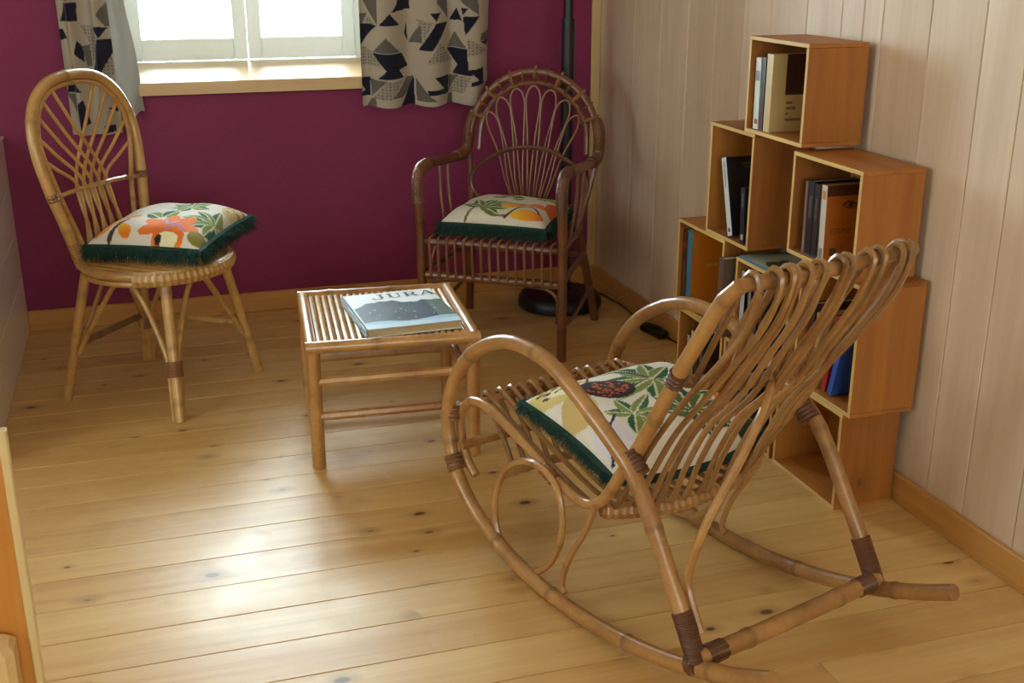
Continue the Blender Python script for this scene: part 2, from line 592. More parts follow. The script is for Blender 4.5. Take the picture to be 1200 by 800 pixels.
for x0, x1 in ((WX0 + 0.052, 0.452), (0.456, WX1 - 0.052)):
    sm = MB()
    z0, z1 = 1.03, WZ1 - 0.063
    sm.box(x0, 5.315, z0, x0 + 0.058, 5.365, z1, 0.004)
    sm.box(x1 - 0.058, 5.315, z0, x1, 5.365, z1, 0.004)
    sm.box(x0 + 0.058, 5.318, z0, x1 - 0.058, 5.362, z0 + 0.092, 0.004)
    sm.box(x0 + 0.058, 5.318, z1 - 0.07, x1 - 0.058, 5.362, z1, 0.004)
    s_ = sm.build('sash', M['white'], win, False)
    MB().box(x0 + 0.05, 5.338, z0 + 0.085, x1 - 0.05, 5.342, z1 - 0.062).build('pane', M['glass'], s_, False)

# low white boarded guard at the left
g = empty('guard_wall', (-0.60, 4.2, 0), 0, 'low white glossy boarded guard wall along the left edge by the plum wall', 'guard wall')
GL = 1.40
zs = [0.0, 0.235, 0.42, 0.60, 0.785]
for a, b_ in zip(zs, zs[1:]):
    o = MB().box(-GL / 2, -0.009, -(b_ - a) / 2 + 0.001, GL / 2, 0.009, (b_ - a) / 2 - 0.001, 0.003).build('board', M['guard'], g, False, loc=(0.046, 0.0, (a + b_) / 2), rot=(0, 0, R(90)))
MB().box(-0.04, -GL / 2, 0, 0.036, GL / 2, 0.783).build('core', M['guard'], g, False)
MB().box(-0.05, -GL / 2, 0.7855, 0.058, GL / 2, 0.80, 0.004).build('cap', M['guard'], g, False)

# near wooden end panel at the left edge
t = empty('wooden_panel', (-0.5, 1.82, 0), 0, 'low orange wooden end panel with a pale edge strip, cut by the left edge', 'panel')
MB().box(-0.35, -0.004, 0.0, 0.229, 0.010, 0.775).build('board', M['panel'], t, False)
MB().box(0.2295, -0.012, 0.0, 0.243, 0.010, 0.787, 0.002).build('edge_strip', M['trim'], t, False)
MB().box(-0.35, -0.075, 0.30, 0.212, -0.005, 0.435, 0.012).build('ledge', M['sill'], t, False)

# ------------------------------------------------------------------ prints
def paint_new(u, v, base):
    return np.tile(np.array(srgb(base), dtype=np.float32), (u.size, 1))

def in_poly(u, v, poly):
    inside = np.zeros(u.shape, bool)
    n = len(poly)
    j = n - 1
    for i in range(n):
        xi, yi = poly[i]; xj, yj = poly[j]
        if yi != yj:
            c = ((yi > v) != (yj > v)) & (u < (xj - xi) * (v - yi) / (yj - yi) + xi)
            inside ^= c
        j = i
    return inside

def ell(u, v, cx, cy, a, b, ang):
    c, s_ = math.cos(ang), math.sin(ang)
    x = (u - cx) * c + (v - cy) * s_
    y_ = -(u - cx) * s_ + (v - cy) * c
    return x / a, y_ / b

def leaf(P, u, v, cx, cy, ang, ln, wd, c1=(30, 92, 66), c2=(122, 138, 70), rib=(214, 214, 176)):
    """a pointed leaflet from (cx,cy): one half dark, one half olive, pale midrib"""
    c, s_ = math.cos(ang), math.sin(ang)
    x = ((u - cx) * c + (v - cy) * s_) / ln
    y_ = (-(u - cx) * s_ + (v - cy) * c) / wd
    prof = np.clip(np.sin(np.clip(x, 0, 1) ** 0.8 * PI), 0, 1)
    ok = (x > 0.02) & (x < 1)
    P[ok & (np.abs(y_) < prof * 0.5 + 0.05)] = srgb(rib)
    P[ok & (y_ > 0.06) & (y_ < prof * 0.5)] = srgb(c1)
    P[ok & (y_ < -0.06) & (-y_ < prof * 0.5)] = srgb(c2)

def palm(P, u, v, cx, cy, ang0, spread, n, ln, wd=0.07, **kw):
    for k in range(n):
        a = ang0 + (k - (n - 1) / 2) * spread / max(1, n - 1)
        leaf(P, u, v, cx, cy, a, ln * (1 - 0.12 * abs(k - (n - 1) / 2)), wd, **kw)

def blob(P, u, v, cx, cy, a, b, ang, col, col2=None):
    x, y_ = ell(u, v, cx, cy, a, b, ang)
    d = x * x + y_ * y_
    m_ = d < 1
    P[m_] = srgb(col)
    if col2:
        w_ = np.clip((x[m_] + 1) / 2, 0, 1)[:, None]
        P[m_] = np.array(srgb(col)) * (1 - w_) + np.array(srgb(col2)) * w_

def stroke(P, u, v, pts, wd, col):
    pts = spline([(a, b, 0) for a, b in pts], 0.01)
    d = np.full(u.shape, 9.0)
    for p in pts:
        d = np.minimum(d, (u - p.x) ** 2 + (v - p.y) ** 2)
    P[d < wd * wd] = srgb(col)

def dots(P, u, v, cx, cy, a, b, ang, k, r, col, seed=0):
    rg = random.Random(seed)
    for i in range(k):
        q, s_ = rg.uniform(0, 2 * PI), math.sqrt(rg.random()) * 0.85
        x, y_ = q, s_
        px, py = a * s_ * math.cos(q), b * s_ * math.sin(q)
        blob(P, u, v, cx + px * math.cos(ang) - py * math.sin(ang), cy + px * math.sin(ang) + py * math.cos(ang), r, r * 0.75, ang, col)

def print_rocker(u, v):
    P = paint_new(u, v, (228, 222, 212))
    blob(P, u, v, 0.14, 0.16, 0.17, 0.13, 0.5, (216, 196, 128))
    blob(P, u, v, 0.17, 0.20, 0.13, 0.05, 0.5, (236, 226, 196))
    dots(P, u, v, 0.14, 0.14, 0.14, 0.10, 0.5, 30, 0.012, (50, 36, 34), 2)
    blob(P, u, v, 0.10, 0.42, 0.10, 0.16, 0.3, (206, 178, 120))
    palm(P, u, v, 0.62, 0.36, PI, 5.2, 8, 0.36, 0.115)
    palm(P, u, v, 0.30, 0.66, -0.2, 4.6, 6, 0.25, 0.085)
    leaf(P, u, v, 0.48, 0.03, 0.5, 0.2, 0.10); leaf(P, u, v, 0.58, 0.05, 2.5, 0.14, 0.08)
    stroke(P, u, v, [(0.28, 0.2), (0.36, 0.1), (0.5, 0.16), (0.6, 0.33)], 0.009, (52, 44, 86))
    blob(P, u, v, 0.33, 0.34, 0.16, 0.11, 0.75, (46, 18, 30))
    dots(P, u, v, 0.33, 0.34, 0.15, 0.10, 0.75, 60, 0.010, (176, 92, 44), 4)
    blob(P, u, v, 0.10, 0.78, 0.09, 0.16, 0.0, (224, 218, 232))
    stroke(P, u, v, [(0.02, 0.92), (0.1, 0.72), (0.2, 0.62)], 0.009, (52, 44, 86))
    palm(P, u, v, 0.62, 0.76, -0.6, 4.6, 7, 0.30, 0.115, c1=(26, 70, 50), c2=(80, 96, 52))
    leaf(P, u, v, 0.75, 0.48, 0.6, 0.24, 0.09); leaf(P, u, v, 0.72, 0.62, 0.2, 0.2, 0.08)
    blob(P, u, v, 0.92, 0.74, 0.11, 0.20, 0.3, (230, 112, 20), (242, 170, 44))
    blob(P, u, v, 0.98, 0.60, 0.05, 0.08, 0.3, (238, 190, 60))
    blob(P, u, v, 0.94, 0.06, 0.10, 0.06, 0.0, (232, 150, 104))
    blob(P, u, v, 0.88, 0.96, 0.12, 0.06, 0.0, (24, 60, 46))
    return P

def print_side(u, v):
    P = paint_new(u, v, (220, 212, 202))
    for cx, cy, s_ in ((0.10, 0.12, 0.9), (0.16, 0.22, 0.3), (0.30, 0.10, 2.2), (0.24, 0.36, 0.2)):
        blob(P, u, v, cx, cy, 0.085, 0.05, s_, (226, 110, 22), (240, 176, 40))
    stroke(P, u, v, [(0.20, 0.02), (0.21, 0.14), (0.26, 0.26)], 0.02, (74, 48, 38))
    palm(P, u, v, 0.97, 0.40, 2.9, 3.6, 6, 0.33, 0.10)
    palm(P, u, v, 0.62, 0.66, 2.2, 4.4, 6, 0.26, 0.09)
    leaf(P, u, v, 0.50, 0.34, 2.6, 0.18, 0.13); leaf(P, u, v, 0.52, 0.36, 1.2, 0.18, 0.13)
    for a in range(7):
        blob(P, u, v, 0.66 + 0.13 * math.cos(a * 0.9), 0.18 + 0.10 * math.sin(a * 0.9), 0.13, 0.07, a * 0.9, (222, 96, 22), (238, 128, 44))
    stroke(P, u, v, [(0.58, 0.30), (0.64, 0.2), (0.70, 0.26)], 0.012, (170, 160, 190))
    stroke(P, u, v, [(0.66, 0.12), (0.72, 0.2), (0.80, 0.14)], 0.012, (150, 130, 170))
    blob(P, u, v, 0.70, 0.04, 0.09, 0.05, 0, (238, 230, 190))
    blob(P, u, v, 0.62, 0.03, 0.03, 0.03, 0, (40, 34, 30))
    blob(P, u, v, 0.95, 0.10, 0.09, 0.08, 0, (134, 124, 50))
    blob(P, u, v, 0.96, 0.80, 0.10, 0.14, 0, (214, 190, 140))
    dots(P, u, v, 0.96, 0.80, 0.1, 0.14, 0, 20, 0.012, (120, 88, 40), 8)
    return P

def print_arm(u, v):
    P = paint_new(u, v, (216, 206, 192))
    palm(P, u, v, 0.33, 0.22, 1.0, 3.2, 6, 0.36, 0.12, c1=(34, 78, 48), c2=(96, 112, 52))
    stroke(P, u, v, [(0.24, 0.02), (0.28, 0.2), (0.34, 0.22), (0.44, 0.08), (0.6, 0.08)], 0.014, (110, 112, 58))
    stroke(P, u, v, [(0.60, 0.06), (0.70, 0.26), (0.82, 0.30), (0.95, 0.12)], 0.014, (74, 50, 34))
    blob(P, u, v, 0.62, 0.34, 0.13, 0.09, 0.7, (238, 190, 50), (222, 96, 30))
    blob(P, u, v, 0.80, 0.12, 0.16, 0.08, 0.1, (238, 186, 40), (226, 110, 30))
    blob(P, u, v, 0.82, 0.40, 0.12, 0.06, 0.1, (230, 150, 50), (222, 96, 30))
    blob(P, u, v, 0.97, 0.5, 0.08, 0.18, 0.1, (214, 88, 36))
    leaf(P, u, v, 0.52, 0.60, 0.3, 0.14, 0.14); leaf(P, u, v, 0.3, 0.68, 0.1, 0.3, 0.12)
    palm(P, u, v, 0.75, 0.78, 0.4, 3.0, 5, 0.24, 0.09)
    return P

def set_col(me, cols):
    a = me.attributes.new('col', 'FLOAT_COLOR', 'POINT')
    c = np.ones((len(cols), 4), dtype=np.float32)
    c[:, :3] = cols
    a.data.foreach_set('color', c.ravel())

def cushion(name, label, mat4, painter, a=0.21, b=0.20, h=0.055, bend=None, n=120, seed=0, group=None, lift=(0, 0, 0, 0), bulge=0.0, under=0.45, drop=(-1.2, 0.3), fl=(0.026, 0.044)):
    """pillow: printed cover plus a fringe sewn round its edge. u runs along local +x, v along local +y."""
    root = empty(name, (0, 0, 0), 0, label, 'cushion', group)
    root.matrix_world = mat4
    def pos(x, y_, sgn):
        pin = 1 - 0.07 * (1 - abs(x) ** 2) * abs(y_) ** 3
        pin2 = 1 - 0.07 * (1 - abs(y_) ** 2) * abs(x) ** 3
        q = max(0.0, (1 - x ** 4) * (1 - y_ ** 4)) ** 0.55
        wr = 0.004 * math.sin(7 * x + 3 * y_ + seed) * math.sin(5 * y_ - 2 * x + seed) * q
        z = sgn * h * q * (1.0 if sgn > 0 else under) + wr
        X, Y = x * a * pin2, y_ * b * (pin if not bulge or y_ > 0 else 1)
        if y_ < 0: Y -= bulge * (1 - x * x) * y_ * y_
        z += (lift[0] * (1 - x) * (1 - y_) + lift[1] * (1 + x) * (1 - y_) + lift[2] * (1 + x) * (1 + y_) + lift[3] * (1 - x) * (1 + y_)) / 4
        if bend: z += bend(X, Y)
        return Vector((X, Y, z))
    V, F = [], []
    g_ = np.linspace(-1, 1, n + 1)
    for y_ in g_:
        for x in g_:
            V.append(pos(float(x), float(y_), 1))
    for j in range(n):
        for i in range(n):
            q = j * (n + 1) + i
            F.append((q, q + 1, q + n + 2, q + n + 1))
    nt_ = len(V)
    m2 = 24
    g2 = np.linspace(-1, 1, m2 + 1)
    for y_ in g2:
        for x in g2:
            V.append(pos(float(x), float(y_), -1))
    for j in range(m2):
        for i in range(m2):
            q = nt_ + j * (m2 + 1) + i
            F.append((q + m2 + 1, q + m2 + 2, q + 1, q))
    me = bpy.data.meshes.new('cover')
    me.from_pydata([tuple(p) for p in V], [], F)
    me.polygons.foreach_set('use_smooth', [True] * len(me.polygons))
    me.materials.append(M['fabric'])
    uu, vv = np.meshgrid((g_ + 1) / 2, (g_ + 1) / 2)
    cols = painter(uu.ravel(), vv.ravel())
    cols = np.vstack([cols, np.tile(np.array(srgb((222, 214, 204))), (len(V) - nt_, 1))])
    set_col(me, cols)
    link('cover', me, root)
    # fringe: a cord with short dense strands all round
    rg = random.Random(seed + 50)
    mb = MB()
    edge = []
    k = 40
    for s_ in range(4):
        for i in range(k):
            t_ = -1 + 2 * i / k
            x, y_ = ((t_, -1), (1, t_), (-t_, 1), (-1, -t_))[s_]
            edge.append(pos(x, y_, 1))
    mb.tube([p - Vector((0, 0, 0.004)) for p in edge], 0.012, 6, closed=True)
    tot = len(edge)
    cen = pos(0, 0, 1); cen.z = 0
    for i in range(2600):
        f_ = rg.random() * tot
        i0 = int(f_) % tot
        p = edge[i0].lerp(edge[(i0 + 1) % tot], f_ - int(f_))
        out = (p - Vector((cen.x, cen.y, p.z)))
        out.z = 0
        tan = (edge[(i0 + 1) % tot] - edge[i0]).normalized()
        nrm = Vector((tan.y, -tan.x, 0)).normalized()
        d = (nrm * rg.uniform(0.25, 1.0) + tan * rg.uniform(-0.45, 0.45) + Vector((0, 0, rg.uniform(*drop)))).normalized()
        ln = rg.uniform(*fl) * (0.45 if bulge and int(f_) < k else 1.0)
        sd = tan * 0.0034
        zz = Vector((0, 0, 0.002))
        b0 = len(mb.v)
        for q in (p - sd, p + sd, p + zz, p + d * ln + Vector((0, 0, -0.004))):
            mb.v.append(q); mb.t.append(1)
        mb.f += [(b0, b0 + 1, b0 + 3), (b0 + 1, b0 + 2, b0 + 3), (b0 + 2, b0, b0 + 3)]
    tag(mb.build('fringe', M['fringe'], root), kind='stuff')
    return root

# ------------------------------------------------------------------ rocking chair
def make_rocker():
    RX, RZ = 17.0166, 0.0
    root = empty('rocking_chair', (1.0928, 2.3529, 0), R(RX),
                 'honey cane rocking chair with bent arm loops, seen from behind at the right', 'chair')
    W = 0.278
    mat = M['cane']
    loop = [(0.679, 0.186), (0.582, 0.139), (0.475, 0.097), (0.358, 0.061), (0.216, 0.034), (0.091, 0.0215), (-0.035, 0.0195), (-0.154, 0.032),
            (-0.269, 0.060), (-0.366, 0.104), (-0.440, 0.166), (-0.482, 0.247), (-0.490, 0.343), (-0.453, 0.439), (-0.381, 0.524), (-0.283, 0.586),
            (-0.181, 0.617), (-0.06, 0.613), (0.026, 0.583), (0.105, 0.544), (0.18, 0.503), (0.253, 0.455), (0.312, 0.384), (0.371, 0.291), (0.429, 0.199), (0.470, 0.128)]
    seat = [(-0.407, 0.177), (-0.452, 0.212), (-0.480, 0.287), (-0.467, 0.346), (-0.419, 0.384), (-0.351, 0.391), (-0.254, 0.370), (-0.144, 0.337),
            (-0.056, 0.306), (0.027, 0.290), (0.078, 0.295), (0.120, 0.322), (0.155, 0.367), (0.182, 0.411), (0.231, 0.485), (0.292, 0.591), (0.345, 0.690),
            (0.403, 0.787), (0.454, 0.868), (0.500, 0.915)]
    ring = [(-0.18, 0.308), (-0.239, 0.262), (-0.278, 0.192), (-0.287, 0.125), (-0.275, 0.076), (-0.244, 0.034), (-0.19, 0.015), (-0.123, 0.027), (-0.062, 0.073), (-0.018, 0.138), (0.0, 0.203), (-0.004, 0.257), (-0.025, 0.301), (-0.06, 0.323), (-0.115, 0.328)]
    strut = [(0.119, 0.312), (0.084, 0.233), (0.037, 0.156), (0.008, 0.092), (0.0, 0.05), (0.012, 0.036)]
    brace = [(0.255, 0.462, 0.165), (0.252, 0.428, 0.215), (0.25, 0.411, 0.25), (0.25, 0.413, 0.292), (0.235, 0.433, 0.385), (0.19, 0.437, 0.46), (0.15, 0.443, 0.527), (0.10, 0.440, 0.605), (0.05, 0.412, 0.642), (0.015, 0.382, 0.634)]
    for s in (-1, 1):
        P = lambda pr, off: [(s * (W + off), -u_, z) for u_, z in pr]
        rod('side_loop', P(loop, 0), 0.0185, mat, root, n=12, step=0.012, nodes=0.27, seed=11 + s)
        rod('seat_rail', P(seat, -0.032), lambda u_: 0.0125 + 0.0035 * min(1, max(0, (u_ - 0.5) * 5)), mat, root, n=10, step=0.01, nodes=0.3, seed=3 + s)
        rod('oval_ring', P(ring, -0.012), 0.0085, mat, root, closed=True, step=0.01, nodes=0.3, seed=2)
        rod('strut', P(strut, -0.014), 0.0075, mat, root, step=0.01)
        if s < 0: rod('brace', [(s * x_, -u_, z) for x_, u_, z in brace], 0.0095, mat, root, step=0.012)
        binding(P([(0.478, 0.112), (0.458, 0.148), (0.425, 0.205)], 0), 0.0225, M['wrap'], root, n=10)
        binding(P([(0.462, 0.100), (0.486, 0.112)], 0), 0.0245, M['wrap'], root, n=10)
        binding(P([(-0.449, 0.185), (-0.462, 0.205), (-0.472, 0.222)], 0), 0.0235, M['wrap_light'], root, pitch=0.011, n=10)
        binding(P([(-0.489, 0.318), (-0.488, 0.36)], -0.012), 0.0235, M['wrap_light'], root, pitch=0.01, n=10)
        binding(P([(0.222, 0.478), (0.262, 0.446)], -0.014), 0.026, M['wrap'], root, pitch=0.01, n=10)
        binding(P([(0.333, 0.668), (0.349, 0.698)], -0.032), 0.0195, M['wrap'], root, pitch=0.01)
        binding(P([(-0.095, 0.321), (-0.05, 0.306)], -0.026), 0.017, M['wrap_light'], root, pitch=0.012)
    I = W - 0.032
    rod('rear_crossbar', [(-W - 0.0, -0.482, 0.122), (0, -0.485, 0.122), (W, -0.482, 0.122)], 0.0205, mat, root, n=12, nodes=0.32, seed=4)
    binding([(-W + 0.02, -0.482, 0.122), (-W + 0.07, -0.482, 0.122)], 0.0225, M['wrap'], root)
    binding([(W - 0.02, -0.482, 0.122), (W - 0.07, -0.482, 0.122)], 0.0225, M['wrap'], root)
    straight('front_crossbar', (-W, 0.425, 0.265), (W, 0.425, 0.265), 0.013, mat, root, nodes=0.3, seed=9)
    straight('front_bar', (-I, 0.385, 0.392), (I, 0.385, 0.392), 0.0115, mat, root, nodes=0.2, seed=5)
    straight('under_bar', (-I - 0.005, 0.268, 0.238), (I + 0.005, 0.268, 0.238), 0.0125, mat, root, nodes=0.25, seed=6)
    sag = lambda x: 1 - (x / I) ** 2
    def bar(U0, z0, dU, dz, r_, name, seed):
        pts = [(x, -(U0 + dU * sag(x)), z0 + dz * sag(x)) for x in [I * (-1 + 2 * i / 24) for i in range(25)]]
        return MB().tube(spline(pts, 0.012), r_, 10, nodes=0.1, seed=seed).build(name, mat, root), pts
    bar(0.118, 0.296, 0.045, -0.018, 0.0150, 'rear_bar', 7)
    bar(0.338, 0.684, 0.03, -0.04, 0.0105, 'mid_bar', 8)
    bar(0.500, 0.915, 0.012, -0.002, 0.0145, 'top_bar', 9)
    ns = 13
    for i in range(ns):
        x = -I + 0.028 + (2 * I - 0.056) * i / (ns - 1)
        sg = sag(x)
        j = rnd.uniform(-0.0015, 0.0015)
        # underside, round the front bar, along the seat, up the back, over the top bar and back down
        k1, k2 = 0.045 * sg, -0.018 * sg
        pr = [(-0.262, 0.226), (-0.31, 0.30), (-0.372, 0.372), (-0.404, 0.394), (-0.392, 0.412), (-0.355, 0.400), (-0.25, 0.362 - 0.008 * sg), (-0.12, 0.325 - 0.016 * sg),
              (0.01, 0.292 - 0.02 * sg), (0.085 + k1 * 0.7, 0.286 + k2), (0.132 + k1, 0.314 + k2), (0.19 + 0.03 * sg, 0.40), (0.262 + 0.022 * sg, 0.52), (0.345 + 0.022 * sg, 0.642 - 0.03 * sg),
              (0.432 + 0.012 * sg, 0.735), (0.497, 0.82), (0.525 + j, 0.885), (0.526 + 0.012 * sg, 0.924), (0.508 + 0.012 * sg, 0.937), (0.486 + 0.012 * sg, 0.925),
              (0.455, 0.855), (0.405, 0.765), (0.35 + 0.02 * sg, 0.672 - 0.03 * sg)]
        dx = 0.018 if i < ns - 1 else -0.012
        pts = [(x + j * q + (dx * max(0, q - 17) / 5), -u_, z) for q, (u_, z) in enumerate(pr)]
        MB().tube(spline(pts, 0.016), lambda u_: 0.0070, 6, tone=rnd.uniform(0.74, 1.0)).build('slat', mat, root)
    # cane wound round the rear and top bars between the slats
    for (U0, z0, dU, dz, r_) in ((0.118, 0.296, 0.045, -0.018, 0.0205), (0.338, 0.684, 0.03, -0.04, 0.0160)):
        pts = [(x, -(U0 + dU * sag(x)), z0 + dz * sag(x)) for x in [I * 0.97 * (-1 + 2 * i / 60) for i in range(61)]]
        MB().tube(spline(pts, 0.003), r_, 8, wrap=0.019).build('binding', M['cane'], root)
    return root
make_rocker()

# cushion on the rocker: local +x to the sitter's right, +y towards the chair's back
ang = R(17.0166)
def rocker_cushion():
    m = Matrix.Translation((1.0928, 2.3529, 0)) @ Matrix.Rotation(ang, 4, 'Z') @ Matrix.Translation((0.042, 0.080, 0.384)) @ Matrix.Rotation(R(11.5), 4, 'X')
    paint = lambda u, v: print_rocker(u, 1 - v)
    return cushion('cushion', 'tropical print cushion with dark pineapple and green fringe on the rocking chair', m, paint, a=0.240, b=0.187, h=0.074, seed=1, bulge=0.045, fl=(0.02, 0.036),
                   group=None, lift=(0.006, 0.01, 0.0, 0.0))
rocker_cushion()

# ------------------------------------------------------------------ side chair at the left
def make_side_chair():
    root = empty('side_chair', (-0.032, 4.071, 0), R(-128.5), 'honey cane side chair with a tall oval fan back, left of the low table', 'chair')
    mat = M['cane_light']
    zc, rc, yc = 0.478, 0.243, 0.02
    ringp = lambda a, dr=0, dz=0: (math.cos(a) * (rc + dr), yc + math.sin(a) * (rc + dr), zc + dz)
    MB().tube([ringp(2 * PI * i / 64) for i in range(64)], 0.016, 10, closed=True).build('seat_ring', mat, root)
    MB().tube([ringp(2 * PI * i / 64, -0.004, -0.026) for i in range(64)], 0.011, 8, closed=True).build('seat_ring', mat, root)
    # wound front of the seat rim
    MB().tube([ringp(a, 0, -0.010) for a in [R(20) + R(150) * i / 260 for i in range(261)]], 0.0255, 8, wrap=0.021).build('binding', M['cane_light'], root)
    for i in range(11):
        x = -0.20 + 0.4 * i / 10
        h = math.sqrt(max(0, (rc - 0.008) ** 2 - x * x))
        straight('seat_slat', (x, yc - h, zc + 0.004), (x, yc + h, zc + 0.004), 0.007, mat, root, n=6)
    feet = {'fr': (0.257, 0.254), 'fl': (-0.258, 0.230), 'br': (0.227, -0.241), 'bl': (-0.227, -0.244)}
    tops = {'fr': (0.150, 0.165), 'fl': (-0.165, 0.175), 'br': (0.155, -0.155), 'bl': (-0.145, -0.165)}
    legp = lambda k, z: (feet[k][0] + (tops[k][0] - feet[k][0]) * z / 0.455, feet[k][1] + (tops[k][1] - feet[k][1]) * z / 0.455, z)
    for k in feet:
        straight('leg', legp(k, 0.0), legp(k, 0.455), 0.0185 if k in ('fr', 'bl') else 0.017, mat, root, n=10, nodes=0.16, seed=hash(k) % 7 if False else {'fr': 1, 'fl': 2, 'br': 3, 'bl': 4}[k])
    # curved braces from each leg up to the rim
    nb = {'fr': ('br', 'fl'), 'fl': ('fr', 'bl'), 'br': ('fr', 'bl'), 'bl': ('br', 'fl')}
    for k, others in nb.items():
        for o_ in others:
            a = Vector(legp(k, 0.165)); b_ = Vector(legp(o_, 0.40))
            d = (Vector(legp(o_, 0.165)) - a); d.z = 0; d.normalize()
            off = d * 0.021
            m_ = Vector(legp(k, 0.40)).lerp(Vector(legp(o_, 0.40)), 0.46); m_.z = 0.446
            q = Vector(legp(k, 0.30)) + d * 0.05
            along = lambda z, f_: Vector(legp(k, z)).lerp(Vector((m_.x, m_.y, z)), f_)
            pts = [a + off, along(0.21, 0.17), along(0.28, 0.34), along(0.35, 0.54), along(0.41, 0.78), m_]
            if k in ('fr', 'bl'):
                pts = [Vector(legp(k, 0.0)) + off, Vector(legp(k, 0.08)) + off] + pts
            rod('brace', pts, 0.0095 if k in ('fr', 'bl') else 0.0085, mat, root, step=0.012, nodes=0.2, seed=3)
    binding([legp('fr', 0.145), legp('fr', 0.195)], 0.028, M['wrap_light'], root)
    binding([legp('bl', 0.145), legp('bl', 0.19)], 0.028, M['wrap_light'], root)
    straight('stretcher', legp('br', 0.195), legp('bl', 0.195), 0.0125, M['wrap_light'], root, nodes=0.18, seed=5)
    straight('stretcher', legp('bl', 0.20), legp('fl', 0.20), 0.0125, mat, root, nodes=0.18, seed=6)
    # tall oval back
    tilt = lambda x, z, d=0: (x, -0.15 - 0.175 * (z - 0.49) + d - 0.03 * (1 - (x / 0.26) ** 2) * max(0, 1 - abs(z - 0.72) / 0.4), z)
    half = [(0.178, 0.475), (0.188, 0.53), (0.205, 0.62), (0.232, 0.74), (0.246, 0.85), (0.238, 0.94), (0.202, 1.015), (0.135, 1.068), (0.055, 1.089)]
    full = half + [(-x, z) for x, z in reversed(half)]
    back = lambda x, z: (x, -0.15 - 0.175 * (z - 0.49), z)
    rod('back_hoop', [back(x, z) for x, z in full], 0.0185, mat, root, n=12, step=0.012, nodes=0.3, seed=8)
    inner = [(0.128, 0.485), (0.148, 0.58), (0.178, 0.70), (0.205, 0.80), (0.219, 0.87), (0.211, 0.94), (0.180, 1.0), (0.122, 1.046), (0.05, 1.064)]
    inner = inner + [(-x, z) for x, z in reversed(inner)]
    rod('inner_hoop', [tilt(x, z, 0.004) for x, z in inner], 0.009, mat, root, step=0.012, nodes=0.3, seed=9)
    # crossing fan rods gathered at the tie bar
    hp = [(0.214, 0.835), (0.217, 0.91), (0.196, 0.975), (0.158, 1.02), (0.105, 1.052)]
    for s in (1, -1):
        for k, (hx, hz) in enumerate(hp):
            tx = 0.075 - 0.036 * k
            bx = tx * 1.25 + 0.012
            yy = 0.010 * s
            pts = [tilt(hx, hz, yy * 0.4), tilt(hx * 0.62 + tx * 0.38, hz - (hz - 0.735) * 0.40, yy), tilt(tx * 0.85 + hx * 0.15, 0.735 + (hz - 0.735) * 0.18, yy), tilt(tx, 0.70, yy), tilt((tx + bx) / 2, 0.6, yy * 0.6), (bx, -0.175, 0.484)]
            pts = [(p[0] * s, p[1], p[2]) for p in pts]
            rod('fan_rod', pts, 0.0062, mat, root, n=6, step=0.02, tone=0.95 + 0.02 * k)
    rod('tie_bar', [back(0.226, 0.715), tilt(0.11, 0.722, 0.018), tilt(0, 0.722, 0.018), tilt(-0.11, 0.722, 0.018), back(-0.226, 0.715)], 0.0075, mat, root, nodes=0.05, seed=3)
    for s in (1, -1):
        binding([back(s * 0.224, 0.705), back(s * 0.229, 0.73)], 0.0205, M['wrap_light'], root, pitch=0.012)
        binding([back(s * 0.180, 0.495), back(s * 0.192, 0.56)], 0.0205, M['wrap_light'], root, pitch=0.007)
    return root
make_side_chair()
mc = Matrix.Translation((-0.032, 4.071, 0)) @ Matrix.Rotation(R(-128.5), 4, 'Z') @ Matrix.Translation((-0.095, 0.02, 0.545)) @ Matrix.Rotation(R(11), 4, 'Z')
# print seen from the image front: u from the back-near corner to the front-near corner
cushion('cushion', 'tropical print cushion with big orange flower and green fringe on the side chair', mc, lambda u, v: print_side(v, 1 - u), a=0.222, b=0.205, h=0.070, seed=5, under=1.0, drop=(-2.6, 0.1), fl=(0.04, 0.06),
        lift=(0.012, 0.0, 0.0, 0.022))

